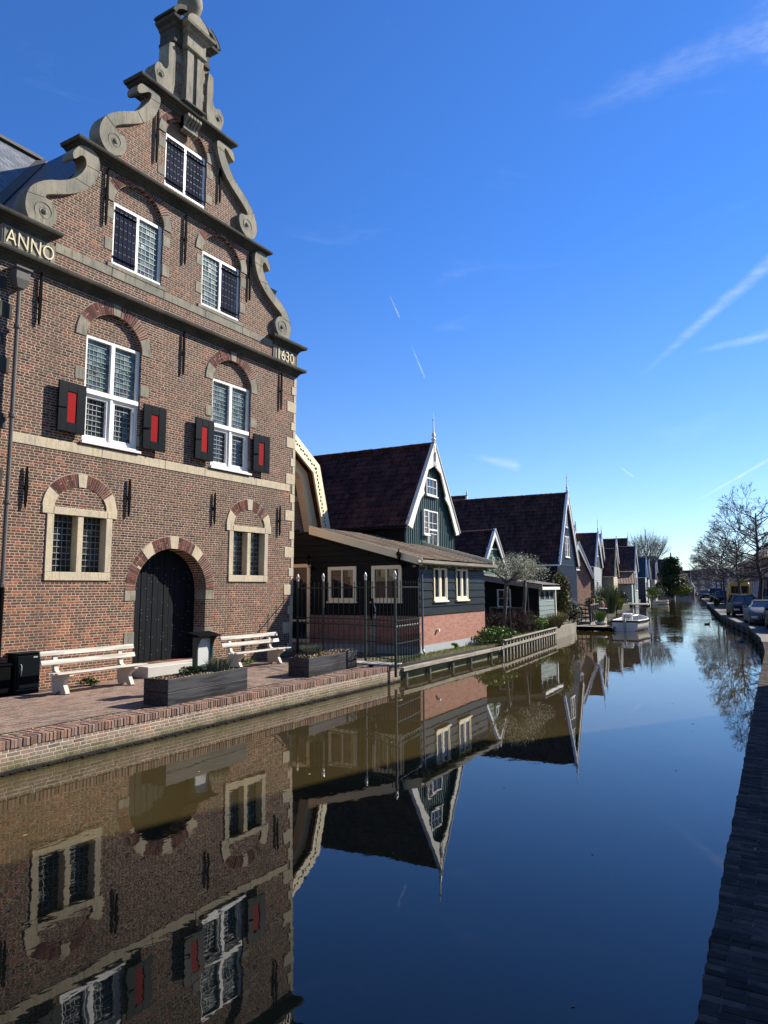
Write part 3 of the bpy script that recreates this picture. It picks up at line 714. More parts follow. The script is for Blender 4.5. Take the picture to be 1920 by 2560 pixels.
text('ANNO', -4.9, 9.35, .46, .045, M['gold'], th, sx=.8, off=-.004)
text('1630', 3.88, 9.34, .47, .045, M['gold'], th, sx=.93, off=-.004)
ac = MB(); ac.tube([(.045, -4.45 + .035 * math.cos(t), 9.69 + .03 * math.sin(t)) for t in [PI + PI * k / 8 for k in range(9)]], .007, 5); ac.build('lettering', M['gold'], th)
# scrolls
P1 = [(9.62, 12.35), (9.9, 12.39), (10.09, 12.33), (10.16, 12.12), (10.12, 11.83), (9.93, 11.45), (9.61, 11.16), (9.23, 10.94), (8.89, 10.79), (8.80, 10.68), (8.99, 10.64), (9.11, 10.5), (9.15, 10.35), (9.06, 10.14), (8.89, 9.99), (8.69, 9.96), (8.5, 9.99), (8.4, 10.18), (8.37, 10.38), (8.42, 10.65), (8.56, 10.87), (8.85, 11.1), (9.21, 11.26), (9.52, 11.48), (9.71, 11.72), (9.8, 11.93), (9.76, 12.1), (9.66, 12.12), (9.54, 11.98), (9.45, 11.91), (9.42, 12.06), (9.53, 12.23)]
P2 = [(11.33, 14.93), (11.61, 14.96), (11.83, 14.93), (11.87, 14.8), (11.79, 14.48), (11.62, 14.16), (11.35, 13.9), (11.0, 13.67), (10.67, 13.47), (10.5, 13.32), (10.56, 13.23), (10.79, 13.21), (10.89, 13.07), (10.84, 12.81), (10.71, 12.67), (10.48, 12.56), (10.28, 12.6), (10.12, 12.78), (10.08, 13.0), (10.13, 13.22), (10.25, 13.46), (10.54, 13.73), (10.87, 13.93), (11.16, 14.11), (11.36, 14.38), (11.53, 14.64), (11.57, 14.83), (11.46, 14.83), (11.28, 14.67), (11.14, 14.6), (11.11, 14.74), (11.21, 14.9)]
P3 = [(12.3, 15.17), (12.06, 15.17), (11.85, 15.17), (11.72, 15.24), (11.65, 15.48), (11.62, 15.59), (11.65, 15.73), (11.73, 15.84), (11.84, 15.87), (11.91, 15.8), (12.01, 15.81), (12.08, 15.94), (12.07, 16.22), (12.07, 16.58), (12.1, 16.66), (12.3, 16.74)]
AX = 12.89
sp = lambda cy, cz, r0: [(.15, cy + r * math.cos(t), cz + r * math.sin(t)) for r, t in [(r0 * (1 - i / 46), 4.4 - i * .3) for i in range(36)]]
for s in (1, -1):
    for P, (ccy, ccz, r0), wf in ((P1, (8.82, 10.34, .25), .14), (P2, (10.54, 12.95, .22), .14), (P3, (11.84, 15.55, .14), .14)):
        pl = [((a - AX) * s + AX - TY, b) for a, b in P]
        o = MB().plate(smoothpoly(pl, 1), wf, -.25).build('scroll', M['greystone'], th, bevel=.01)
        cy = (ccy - AX) * s + AX - TY
        v = MB(); v.tube([(x - .014, cy + (y - cy) * s, z) for x, y, z in sp(cy, ccz, r0)], [.02 * min(1, .2 + i / 8) * (1 - i / 60) for i in range(36)], 6)
        v.lathe([(.07, -.0), (.05, .03), (.0, .05)], (0, 0, 0), 8)
        n8 = len(v.v) - 24
        jn = MB()
        for (ja, jb_) in (((9.52, 11.48), (9.93, 11.45)), ((9.8, 11.93), (10.14, 11.95)), ((8.38, 10.6), (8.8, 10.66))) if P is P1 else ((((11.16, 14.11), (11.35, 13.9)), ((10.25, 13.46), (10.5, 13.3)), ((11.5, 14.7), (11.84, 14.72))) if P is P2 else ()):
            f_ = lambda a: (a - AX) * s + AX - TY
            jn.bar((wf + .001, f_(ja[0]), ja[1]), (wf + .001, f_(jb_[0]), jb_[1]), .009, .004)
        if jn.v: jn.build('stone_joint', M['iron'], o)
        for i in range(n8, len(v.v)): a, b, c2 = v.v[i]; v.v[i] = (wf + c2, cy + a, ccz + b)
        v.build('volute', M['greystone'], o)
# tall top piece: brick body, stone strips, pilaster, entablature, broken pediment, urn
o0 = AX - TY
MB().box((-.44, o0 - .62, 15.14), (.08, o0 + .62, 16.95)).build('pinnacle_body', M['brick'], th)
sb = MB()
for z0, z1 in ((15.16, 15.4), (15.75, 15.98), (16.3, 16.52)): sb.box((-.445, o0 - .625, z0), (.09, o0 + .625, z1))
sb.build('pinnacle_band', M['greystone'], th, bevel=.006)
pl_ = MB()
pl_.box((.0, o0 - .3, 15.2), (.22, o0 + .3, 16.8)); pl_.box((.222, o0 - .3, 15.25), (.27, o0 - .06, 16.78)); pl_.box((.222, o0 + .06, 15.25), (.27, o0 + .3, 16.78))
pl_.build('pilaster', M['greystone'], th, bevel=.008)
def ring3(y0, y1, prof, mat='greystone', name='entablature', back=-.45):
    lo = [[(back, y0 - p, z), (x0 + p, y0 - p, z), (x0 + p, y1 + p, z), (back, y1 + p, z)] for p, z, x0 in prof]
    MB().loft(lo).build(name, M[mat], th, bevel=.004)
ring3(o0 - .32, o0 + .32, [(0, 15.14, .26), (.04, 15.17, .26), (.07, 15.2, .26), (.07, 15.24, .26), (.0, 15.26, .26)], back=.0, mat='darkstone')
ring3(o0 - .62, o0 + .62, [(0, 16.76, .1), (.05, 16.8, .1), (.06, 16.88, .1), (.02, 16.9, .1), (.02, 17.2, .1), (.07, 17.24, .1), (.1, 17.3, .1), (.2, 17.36, .1), (.22, 17.43, .1), (.0, 17.46, .1)], 'darkstone')
ring3(o0 - .32, o0 + .32, [(0, 16.74, .28), (.05, 16.78, .28), (.06, 16.86, .28), (.02, 16.88, .28), (.02, 17.18, .28), (.07, 17.22, .28), (.1, 17.28, .28), (.2, 17.34, .28), (.22, 17.42, .28), (.0, 17.45, .28)], 'greystone', back=.1)
for s in (-1, 1):
    t0, t1 = (.12, 1.05) if s > 0 else (PI - 1.05, PI - .12)
    MB().plate(ell(o0, 17.42, .88, .52, t0, t1, 10) + ell(o0, 17.42, .76, .4, t1, t0, 10), .32, -.45).build('pediment', M['darkstone'], th, bevel=.01)
    MB().plate(ell(o0, 17.42, .72, .36, t0 + .2, t1, 8) + [(o0 + s * .3, 17.44)], .1, -.4).build('pediment', M['greystone'], th)
MB().plate(ell(o0, 17.5, .42, .36, 0.1, PI - .1, 10) + [], .36, -.3).build('pediment', M['greystone'], th, bevel=.01)
MB().lathe([(.16, 0), (.17, .05), (.1, .08), (.1, .16), (.16, .2), (.3, .34), (.345, .5), (.33, .66), (.22, .84), (.1, .92), (.12, .96), (.04, 1.1)], (.02, o0 - .04, 17.82), 20).build('urn', M['greystone'], th, smooth=True)
# corbel under the pilaster
cb = MB(); prof = [(.30, 14.93), (.30, 14.85), (.24, 14.78), (.16, 14.7), (.12, 14.6), (.1, 14.52), (.0, 14.5), (.0, 14.93)]
for k in range(5):
    y = o0 - .22 + k * .105; cb.loft([[(p, y, z) for p, z in prof], [(p, y + .075, z) for p, z in prof]])
cb.box((.0, o0 - .22, 14.56), (.13, o0 + .3, 14.92)); cb.build('corbel', M['greystone'], th)
# wall anchors
def anchor(y, z0, z1, x=.05):
    b = MB(); mz = (z0 + z1) / 2
    b.loft([[(x + .018 * k, y + w * i, z) for k, i in ((-1, -1), (1, -1), (1, 1), (-1, 1))] for z, w in ((z0, .01), (z0 + .12, .026), (mz - .05, .034), (mz, .048), (mz + .05, .034), (z1 - .12, .026), (z1, .01))])
    b.box((-.02, y - .015, mz - .02), (x, y + .015, mz + .02)); b.build('wall_anchor', M['iron'], th)
for Y, z0, z1 in ((8.81, 3.83, 4.71), (11.45, 3.86, 4.78), (14.33, 3.88, 4.78), (17.15, 3.74, 4.68), (8.89, 7.82, 9.0), (13.02, 7.78, 8.98), (17.1, 7.71, 8.92), (10.44, 10.79, 12.24), (12.95, 10.82, 12.24), (15.53, 10.72, 12.24), (11.87, 13.14, 14.66), (14.18, 13.15, 14.65)): anchor(Y - TY, z0, z1)
# storey 1 windows: stone frames, leaded glass
rg = random.Random(5)
def leaded_light(par, y0, y1, z0, z1, x, c, r_, pm, circ=(), tilt=.02):
    k = 1.5 if pm is M['pane_dark'] else 1.; panes(par, y0, y1, z0, z1, x, c, r_, pm, rg, tilt); leadbars(par, y0, y1, z0, z1, x, c, r_, .0045 * k, .0065 * k, circles=circ)
for c in C1:
    f = MB(); f.box((-.26, c - .69, 3.76), (.03, c + .69, 3.925)); f.box((-.26, c - .96, 3.762), (.03, c - .694, 3.925)); f.box((-.26, c + .694, 3.762), (.03, c + .96, 3.925))
    for s in (-1, 1): a, b = sorted((s * .67, s * .84)); f.box((-.26, c + a, 2.502), (.026, c + b, 3.757))
    f.box((-.26, c - .84, 2.31), (.034, c + .84, 2.498)); f.box((-.26, c - .075, 2.5), (.01, c + .075, 3.76))
    w = f.build('stone_window', M['sandstone'], th, bevel=.008)
    for a, b in ((-.67, -.075), (.075, .67)): leaded_light(w, c + a, c + b, 2.5, 3.76, -.2, 5, 9, M['pane_dark'])
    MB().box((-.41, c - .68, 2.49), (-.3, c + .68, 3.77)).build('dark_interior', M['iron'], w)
# storey 2 cross windows
WP = M['white_paint']
def shutter(y0, y1, z0, z1, x, hinge):
    s = MB(); tl = .035
    def P(y, z, w): return (x + w + tl * abs(y - hinge) , y, z)
    def bx(a, b, c, d, w0, w1):
        s.add([P(a, c, w0), P(b, c, w0), P(b, d, w0), P(a, d, w0), P(a, c, w1), P(b, c, w1), P(b, d, w1), P(a, d, w1)], [(0, 1, 2, 3), (4, 7, 6, 5), (0, 4, 5, 1), (1, 5, 6, 2), (2, 6, 7, 3), (3, 7, 4, 0)])
    cy = (y0 + y1) / 2; hw = .115
    bx(y0, cy - hw, z0, z1, 0, .05); bx(cy + hw, y1, z0, z1, 0, .05); bx(cy - hw, cy + hw, z0, z0 + .22, 0, .05); bx(cy - hw, cy + hw, z1 - .22, z1, 0, .05)
    o = s.build('shutter', M['dark_green'], th, bevel=.005)
    s = MB(); bx(cy - hw + .001, cy + hw - .001, z0 + .221, z1 - .221, .005, .034); s.build('red_panel', M['red_paint'], o)
    h = MB(); h.bar((x - .03, hinge, z0 + .12), (x + .05, hinge, z0 + .12), .02); h.bar((x - .03, hinge, z1 - .12), (x + .05, hinge, z1 - .12), .02); h.bar((x + .03, cy, z0 - .08), (x + .03, cy, z0 + .01), .015)
    h.bar((x + .075, min(y0, y1) + .02, z0 + .52), (x + .075, cy - hw - .03, z0 + .54), .02)
    h.build('shutter_hinge', M['iron'], o); return o
for c in C2:
    f = MB(); x0, x1 = -.16, -.06; fw = .065; y0, y1 = c - .775, c + .775
    f.plate(rect(y0, y1, 5.5, 8.02), x1, x0, [rect(y0 + fw, c - .055, 6.76, 8.02 - fw), rect(c + .055, y1 - fw, 6.76, 8.02 - fw), rect(y0 + fw, c - .055, 5.6, 6.62), rect(c + .055, y1 - fw, 5.6, 6.62)])
    f.box((x1 + .002, y0 + .002, 6.635), (x1 + .04, y1 - .002, 6.745)); f.box((x1 + .002, c - .04, 5.6), (x1 + .02, c + .04, 6.63))
    f.box((x0, y0 - .06, 5.44), (.075, y1 + .06, 5.498)); f.box((x1 + .002, y0 - .0, 5.5), (.05, y1 + .0, 5.53))
    for a, b in ((y0 + fw, c - .055), (c + .055, y1 - fw)): f.plate(rect(a + .002, b - .002, 5.602, 6.618), x1 - .015, x0 - .02, [rect(a + .06, b - .06, 5.67, 6.55)])
    w = f.build('cross_window', WP, th, bevel=.005)
    for a, b in ((y0 + fw, c - .055), (c + .055, y1 - fw)):
        leaded_light(w, a, b, 6.76, 7.96, x0 + .02, 6, 10, M['pane_green'], [((a + b) / 2, 7.33, .13)]); leaded_light(w, a + .06, b - .06, 5.67, 6.55, x0, 5, 7, M['pane_dark'])
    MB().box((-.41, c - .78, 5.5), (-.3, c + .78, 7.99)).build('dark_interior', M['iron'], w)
    shutter(c - 1.52, c - .82, 5.6, 6.73, .085, c - .82)
    shutter(c + .82, c + 1.52, 5.58, 6.7, .085, c + .82)
# storey 3 and top: closed plank shutter on one or both sides
def plank_shutter(par, y0, y1, z0, z1, x, hinge):
    s = MB(); n = 5; d = (y1 - y0) / n
    for i in range(n): s.box((x, y0 + i * d + .004, z0), (x + .03, y0 + (i + 1) * d - .004, z1))
    o = s.build('plank_shutter', M['slate_shutter'], par, bevel=.004)
    h = MB()
    for z in (z0 + .13, z1 - .13): h.bar((x + .042, y0, z), (x + .042, y1, z), .035, .02); h.bar((x + .04, hinge - .08, z), (x + .04, hinge + .08, z), .03)
    h.build('strap_hinge', M['iron'], o)
    t = MB()
    for i in range(n):
        for k in range(7):
            for e in (-.02, .02):
                y, z = y0 + (i + .5) * d + e, z0 + .1 + (z1 - z0 - .2) * k / 6; t.box((x + .03, y - .0035, z - .0035), (x + .036, y + .0035, z + .0035))
    t.build('stud', M['steel'], o)
def casement(c, hw, z0, z1, closed):
    f = MB(); x0, x1 = -.14, -.06; fw = .07
    f.plate(rect(c - hw, c + hw, z0, z1), x1, x0, [rect(c - hw + fw, c - .04, z0 + fw, z1 - fw), rect(c + .04, c + hw - fw, z0 + fw, z1 - fw)])
    f.box((x1, c - hw, z0), (-.02, c + hw, z0 + .06)); w = f.build('casement_window', WP, th, bevel=.005)
    for s, (a, b) in ((-1, (c - hw + fw, c - .04)), (1, (c + .04, c + hw - fw))):
        if s in closed: plank_shutter(w, a + .005, b - .005, z0 + fw + .005, z1 - fw - .005, -.09, a if s < 0 else b)
        else: leaded_light(w, a, b, z0 + fw, z1 - fw, -.11, 5, 10, M['pane_green'], tilt=.03)
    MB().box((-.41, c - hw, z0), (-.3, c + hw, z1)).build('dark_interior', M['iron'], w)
casement(C3[0], .76, 9.96, 11.54, (-1,)); casement(C3[1], .76, 9.96, 11.54, (1,)); casement(-.01, .73, 12.75, 14.22, (-1, 1))
# door
d = MB(); n = 13
for i in range(n):
    a = -1.2 + 2.4 * i / n; d.box((-.47, a + .006, .26), (-.43 + .008 * (i % 2), a + 2.4 / n - .006, 3.2))
dr = d.build('door', M['door_wood'], th, bevel=.004)
t = MB(); r = random.Random(2)
for i in range(n):
    for k in range(28):
        if r.random() < .28: y, z = -1.2 + 2.4 * (i + .5) / n + r.choice((-.05, .05)), .45 + k * .088; t.box((-.424, y - .005, z - .005), (-.416, y + .005, z + .005))
t.build('stud', M['steel'], dr)
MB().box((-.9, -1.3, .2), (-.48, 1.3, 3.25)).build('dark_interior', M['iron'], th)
MB().box((-.43, -1.15, 0.003), (.52, 1.1, .268)).build('doorstep', M['concrete'], th, bevel=.015)
# rain pipe with hopper
pp = MB(); yp = 8.36 - TY
pp.tube([(.13, yp, 8.45), (.13, yp, 2.2)], .042, 10); lp_ = MB(); lp_.tube([(.13, yp, 2.2), (.13, yp, .1)], .055, 10); lp_.build('cast_iron_pipe', M['iron'], th)
for z in (7.6, 5.7, 3.9, 2.2): pp.lathe([(.062, -.04), (.07, -.03), (.07, .03), (.062, .04)], (.13, yp, z), 10)
pp.build('rain_pipe', M['zinc'], th, smooth=False)
yp += .0; hp = MB(); hp.loft([[(.05, yp - .08, 8.42), (.21, yp - .08, 8.42), (.21, yp + .08, 8.42), (.05, yp + .08, 8.42)], [(.0, yp - .15, 8.6), (.26, yp - .15, 8.6), (.26, yp + .15, 8.6), (.0, yp + .15, 8.6)], [(.0, yp - .15, 8.8), (.26, yp - .15, 8.8), (.26, yp + .15, 8.8), (.0, yp + .15, 8.8)], [(.0, yp - .18, 8.81), (.3, yp - .18, 8.81), (.3, yp + .18, 8.81), (.0, yp + .18, 8.81)], [(.0, yp - .18, 8.85), (.3, yp - .18, 8.85), (.3, yp + .18, 8.85), (.0, yp + .18, 8.85)]])
hp.build('rain_hopper', M['zinc'], th)
# roofs
rf = MB(); RX0, RX1 = -.6, -7.0
for s in (-1, 1):
    rf.add([(RX0, -.0, 15.8), (-15, 0, 15.8), (-15, s * 5.1, 9.35), (RX0, s * 5.1, 9.35), (RX0, -.0, 15.7), (-15, 0, 15.7), (-15, s * 5.05, 9.2), (RX0, s * 5.05, 9.2)], [(0, 1, 2, 3), (4, 7, 6, 5), (0, 3, 7, 4), (3, 2, 6, 7), (2, 1, 5, 6)])
rf.build('wing_roof', M['slate_x'], th, fix=False)
mr = MB()
mr.add([(-6.8, 0, 15.95), (-6.8, -30, 15.95), (-1.9, -30, 9.5), (-1.9, -5.0, 9.5), (-6.8, 12, 15.95), (-1.9, 5.0, 9.5), (-1.9, 12, 9.5), (-11.7, -30, 9.5), (-11.7, 12, 9.5)], [(0, 1, 2, 3), (1, 4, 8, 7)])
mr.build('main_roof', M['slate_y'], th, fix=False)
rd = MB(); rd.bar((-6.8, -30, 15.98), (-6.8, 0, 15.98), .3, .1); rd.bar((-6.7, .0, 15.92), (-1.9, -5.05, 9.6), .3, .08, (1, -1, 1)); rd.build('lead_ridge', M['zinc'], th)
MB().box((-11, -30, 0), (-2.3, -5, 9.4)).build('main_wall', M['brick_side'], th)
MB().box((-2.4, -30, 9.2), (-1.7, -5.02, 9.5)).build('gutter', M['darkstone'], th)
# ---------------------------------------------------------------- quay furniture
bn = empty('park_bench', (-13.25, 10.03, 0), .0, 'bleached plank bench on concrete feet beside the dark cabinet, left of the arched door', 'bench', 'benches against the town hall')
for i, (x0, z0, x1, z1) in enumerate(((-.24, .80, -.265, .875), (-.17, .6, -.205, .7))):
    b = MB(); b.obox((-.22 + .05 * i, 0, (.81, .63)[i]), (.016, 0, .004), (0, 1.16, 0), (-.015, 0, .05)); b.build('back_plank', M['bench_wood'], bn, bevel=.006)
for xx in (-.02, .12, .26): b = MB(); b.box((xx - .06, -1.1, .4 + (xx * .06)), (xx + .055, 1.14, .43 + (xx * .06))); b.build('seat_plank', M['bench_wood'], bn, bevel=.006)
m_con = plain('pale_cast_concrete', (.52, .47, .38), .8, var=.15, nscale=5, bmp=.2)
for yy in (-.8, .8):
    pr = smoothpoly([(-.2, .0), (-.12, .0), (.02, .1), (.12, .0), (.24, .0), (.2, .08), (.12, .22), (.2, .3), (.34, .36), (.34, .4), (-.14, .4), (-.2, .62), (-.25, .86), (-.3, .86), (-.27, .62), (-.24, .4), (-.25, .2)], 1)
    MB().plate(pr, yy - .045, yy + .045, ax='y').build('leg', m_con, bn, bevel=.008)
b2 = copy_tree(bn); b2.location = (-13.2, 15.1, 0); b2.rotation_euler.z = -.0
b2['label'] = 'bleached plank bench between the arched door and the tall iron fence, in the fence shadow'
# cabinet
cb = empty('utility_cabinet', (-14.02, 8.9, 0), -.0, 'black-green metal cabinet with a slim silver handle, left of the left bench', 'cabinet')
MB().box((-.14, -.27, .0), (.14, .27, .8)).build('body', M['dark_green'], cb, bevel=.012)
MB().box((-.17, -.3, .8), (.17, .3, .835)).build('lid', M['dark_green'], cb, bevel=.008)
dd = MB().box((.142, -.235, .12), (.16, .235, .77)).build('door', M['dark_green'], cb, bevel=.008)
h = MB(); h.tube([(.162, -.17, .38), (.195, -.17, .4), (.195, -.17, .58), (.162, -.17, .6)], .011, 6); h.box((.161, .1, .72), (.165, .19, .745)); h.build('handle', M['steel'], dd)
c2 = empty('utility_box', (-14.0, 8.32, 0), 0, 'low dark box standing between the rain pipe and the black-green cabinet', 'box')
MB().box((-.18, -.22, 0), (.12, .22, .6)).build('body', M['iron'], c2, bevel=.01); MB().box((-.2, -.24, .6), (.14, .24, .64)).build('lid', M['iron'], c2, bevel=.006)
# planters
def planter(loc, rz, L, Wd, H, label):
    p = empty('planter_box', loc, rz, label, 'planter', 'black plank planters on the quay')
    t = .035
    for nm, a, b in (('side_board', (Wd / 2 - t, -L / 2, 0), (Wd / 2, L / 2, H)), ('side_board', (-Wd / 2, -L / 2, 0), (-Wd / 2 + t, L / 2, H)), ('end_board', (-Wd / 2 + t, -L / 2, 0), (Wd / 2 - t, -L / 2 + t, H)), ('end_board', (-Wd / 2 + t, L / 2 - t, 0), (Wd / 2 - t, L / 2, H))):
        m_ = MB(); k = H / 2
        m_.box((a[0], a[1], .0), (b[0], b[1], k - .003)); m_.box((a[0], a[1], k + .003), (b[0], b[1], H)); m_.build(nm, M['planter_wood'], p, bevel=.004)
    s = MB(); n = 18
    vs = []; r = random.Random(int(loc[1] * 7))
    for i in range(n + 1):
        for j in range(6): vs.append((-Wd / 2 + t + (Wd - 2 * t) * j / 5, -L / 2 + t + (L - 2 * t) * i / n, H - .06 + r.uniform(-.02, .02)))
    s.add(vs, [(i * 6 + j, i * 6 + j + 1, (i + 1) * 6 + j + 1, (i + 1) * 6 + j) for i in range(n) for j in range(5)]); s.build('soil', M['soil'], p, fix=False)
    return p
P_1 = planter((-10.43, 10.26, .0), .066, 2.27, .6, .47, 'black plank planter with the green notice board behind it, in front of the doorstep')
P_2 = planter((-10.78, 14.93, .0), .085, 2.4, .58, .44, 'black plank planter full of dry leaves next to the iron fence')
def bush(name, loc, r, n, size, mat, label, cat, seed=0, stems=6, kind=None, group=None, shell=.2, twn=0, lobes=5, flat=0., stem_h=None):
    rr = random.Random(seed); t = empty(name, loc, 0, label, cat, group, kind); tr = MB(); fo = MB()
    for k in range(stems):
        a = rr.uniform(0, 2 * PI); q = rr.uniform(.2, .7)
        e = (math.cos(a) * r[0] * q, math.sin(a) * r[1] * q, r[2] * rr.uniform(.9, 1.6))
        tr.tube([(e[0] * .15, e[1] * .15, -.04), (e[0] * .5, e[1] * .5, e[2] * .5), e], [.015 + .012 * max(r), .01 + .006 * max(r), .004], 4, False)
    for k in range(lobes):
        a = rr.uniform(0, 2 * PI); q = rr.uniform(0, .55); s = rr.uniform(.45, .75) if lobes > 1 else 1
        c = (math.cos(a) * r[0] * q, math.sin(a) * r[1] * q, r[2] * rr.uniform(.55, 1.35) if lobes > 1 else r[2])
        leaves(fo, c, (r[0] * s, r[1] * s, r[2] * s * .8), n // lobes, size, rr, shell, flat)
    if twn: twigs(fo, (0, 0, r[2]), (r[0] * .8, r[1] * .8, r[2] * .8), twn, r[2] * .5, .006, rr)
    if stems: tr.build('stem', M['bark'], t)
    fo.build('foliage', mat, t, fix=False); return t
def spray(name, loc, r, n, h, mat, label, cat, seed=0, kind=None, rad=.004, group=None, lean=.4):
    """tuft of upright stalks"""
    rr = random.Random(seed); mb = MB()
    for _ in range(n):
        a = rr.uniform(0, 2 * PI); q = rr.random() ** .6; x, y = math.cos(a) * r[0] * q, math.sin(a) * r[1] * q; l = h * rr.uniform(.5, 1.1)
        dx, dy = x / max(r[0], .01) * lean * l + rr.gauss(0, .1) * l, y / max(r[1], .01) * lean * l + rr.gauss(0, .1) * l
        p0 = Vector((x * .6, y * .6, -.02)); p1 = Vector((x * .6 + dx * .4, y * .6 + dy * .4, l * .6)); p2 = Vector((x * .6 + dx, y * .6 + dy, l))
        w = Vector((rr.gauss(0, 1), rr.gauss(0, 1), 0)).normalized() * rad
        mb.add([p0 - w, p0 + w, p1 + w, p1 - w], [(0, 1, 2, 3)]); mb.add([p1 - w, p1 + w, p2], [(0, 1, 2)])
    o = mb.build(name, mat, fix=False); o.location = loc; return tag(o, label, cat, group, kind)
def litter(name, loc, r, n, rz, mat, label, seed=0, size=.045):
    rr = random.Random(seed); mb = MB()
    for _ in range(n):
        c = (rr.uniform(-1, 1) * r[0], rr.uniform(-1, 1) * r[1], rr.uniform(0, r[2])); leaves(mb, c, (.01, .01, .01), 1, size, rr, 0, 1.2)
    o = mb.build(name, mat, fix=False); o.location = loc; o.rotation_euler.z = rz; return tag(o, label, 'leaf litter', kind='stuff')
spray('lavender_bush', (-10.47, 10.85, .42), (.26, .42, .3), 900, .3, M['lavender'], 'grey-green lavender bush at the right end of the longer planter', 'lavender', 3, lean=.35)
spray('lavender_bush', (-10.75, 14.35, .4), (.25, .42, .3), 1000, .32, M['lavender'], 'grey-green lavender bush growing in the planter beside the iron fence', 'lavender', 5, lean=.35)
litter('leaf_litter', (-10.43, 10.2, .42), (.25, 1.05, .05), 900, .066, M['leaf_dry'], 'dry brown leaves lying in the longer planter', 1, .04)
litter('leaf_litter', (-10.78, 14.95, .41), (.25, 1.1, .09), 1500, .085, M['leaf_dry'], 'thick dry pale leaves heaped in the planter beside the fence', 2, .045)
bush('leafy_plant', (-10.5, 10.05, .42), (.2, .35, .1), 500, .06, M['leaf_dark'], 'dark low leafy plant in front of the notice board foot', 'plant', 8, 0, lobes=3)
bush('weed', (-13.9, 10.35, .0), (.18, .35, .1), 260, .06, M['leaf'], 'small green weed growing under the left bench at the wall foot', 'weed', 9, 0, lobes=3)
bush('weed', (-13.9, 15.7, .0), (.16, .4, .08), 240, .05, M['leaf'], 'small green weed growing under the right bench at the wall foot', 'weed', 10, 0, lobes=3)
# notice board behind the planter
nb = empty('notice_board', (-10.86, 10.78, 0), .05, 'dark green notice board with blank white panel and small roof behind a planter', 'notice board')
gp = plain('bottle_green_paint', (.012, .035, .032), .4, var=.2, coat=.3)
b = MB(); b.box((-.06, -.24, .5), (.06, -.2, 1.12)); b.box((-.06, .2, .5), (.06, .24, 1.12)); b.box((-.06, -.199, .5), (.06, .199, .545)); b.box((-.06, -.199, 1.08), (.06, .199, 1.12)); b.box((-.06, -.199, .546), (-.04, .199, 1.079)); b.build('case', gp, nb, bevel=.004)
MB().box((-.038, -.198, .547), (.02, .198, 1.078)).build('panel', plain('milky_panel', (.5, .5, .48), .25, var=.04), nb)
MB().loft([[(-.14, -.33, 1.125), (.2, -.33, 1.125), (.2, -.33, 1.15), (-.14, -.33, 1.22)], [(-.14, .33, 1.125), (.2, .33, 1.125), (.2, .33, 1.15), (-.14, .33, 1.22)]]).build('roof', M['iron'], nb, bevel=.004)
for s in (-1, 1):
    MB().plate([(.061, 1.12), (.061, .86), (.08, .96), (.12, 1.05), (.18, 1.12)], s * .22 - .014, s * .22 + .014, ax='y').build('bracket', gp, nb)
MB().plate(smoothpoly([(-.36, .38), (-.3, .42), (-.2, .45), (-.12, .5), (-.09, .56), (.09, .56), (.12, .5), (.2, .45), (.3, .42), (.36, .38)], 1), -.02, .03).build('foot_board', gp, nb, bevel=.004)
MB().box((-.05, -.06, 0), (.045, .06, .5)).build('post', gp, nb)
# mooring ring and small things on the quay edge
t = MB(); t.tube([(.07 * math.cos(a), .07 * math.sin(a), .03) for a in [2 * PI * k / 12 for k in range(13)]], .012, 5, False); t.box((-.03, -.03, 0), (.03, .03, .02))
o = t.build('mooring_ring', M['iron']); o.location = (-10.25, 16.3, .004); tag(o, 'small black iron mooring ring on the quay near its corner by the fence', 'mooring ring')
MB_sl = MB().box((-.75, -.28, 0), (.75, .28, .035)).build('stone_slab', M['concrete'], bevel=.01); MB_sl.location = (-10.6, 17.02, .006); tag(MB_sl, 'flat grey stone slab lying at the end of the brick quay, in front of the fence', 'stone slab')
# ---------------------------------------------------------------- iron fence
FP = [(-14.05, 18.02), (-12.9, 17.8), (-11.25, 17.62), (-9.8, 16.85), (-10.12, 18.9)]
fo = FP[1]; fn = empty('iron_fence', (fo[0], fo[1], 0), 0, 'tall dark green iron fence with silver finials at the town hall corner', 'fence')
fg = plain('fence_green', (.01, .022, .02), .4, var=.2, coat=.2)
for k, (x, y) in enumerate(FP[:4]):
    b = MB(); b.bar((x - fo[0], y - fo[1], -.3 if k == 3 else 0), (x - fo[0], y - fo[1], 2.32), .062); b.lathe([(.042, -.04), (.046, 0), (.042, .04)], (x - fo[0], y - fo[1], 1.2), 8); p = b.build('post', fg, fn, bevel=.005)
    MB().lathe([(.022, 0), (.04, .02), (.04, .05), (.022, .07), (.046, .1), (.05, .14), (.03, .2), (.008, .25)], (x - fo[0], y - fo[1], 2.32), 10).build('finial', M['steel'], p, smooth=True)
for a, b_ in ((0, 1), (1, 2), (2, 3), (3, 4)):
    A, B = Vector((FP[a][0] - fo[0], FP[a][1] - fo[1], 0)), Vector((FP[b_][0] - fo[0], FP[b_][1] - fo[1], 0)); D = B - A; L = D.length; d = D / L
    p = MB(); z = Vector((0, 0, 1))
    for zz in (2.12, 1.2, 1.03, .58, .16): p.bar(A + z * zz, B + z * zz, .016, .03)
    n = max(3, round(L / .2))
    for i in range(1, n):
        q = A + d * (L * i / n); p.tube([q + z * .06, q + z * 2.22], .0105, 5); p.lathe([(.009, 0), (.02, .03), (.004, .08)], tuple(q + z * 2.22), 5)
        c = q - d * (L / n / 2) + z * 1.115; p.tube([c + (d * math.cos(t) + z * math.sin(t)) * .07 for t in [PI * 1.0 + PI * k / 6 for k in range(7)]], .008, 4, False)
    for i in range(2 * n):
        q = A + d * (L * (i + .5) / (2 * n))
        if i: p.tube([q + z * .0, q + z * .76], .007, 4)
    p.build('railing_panel', fg, fn)
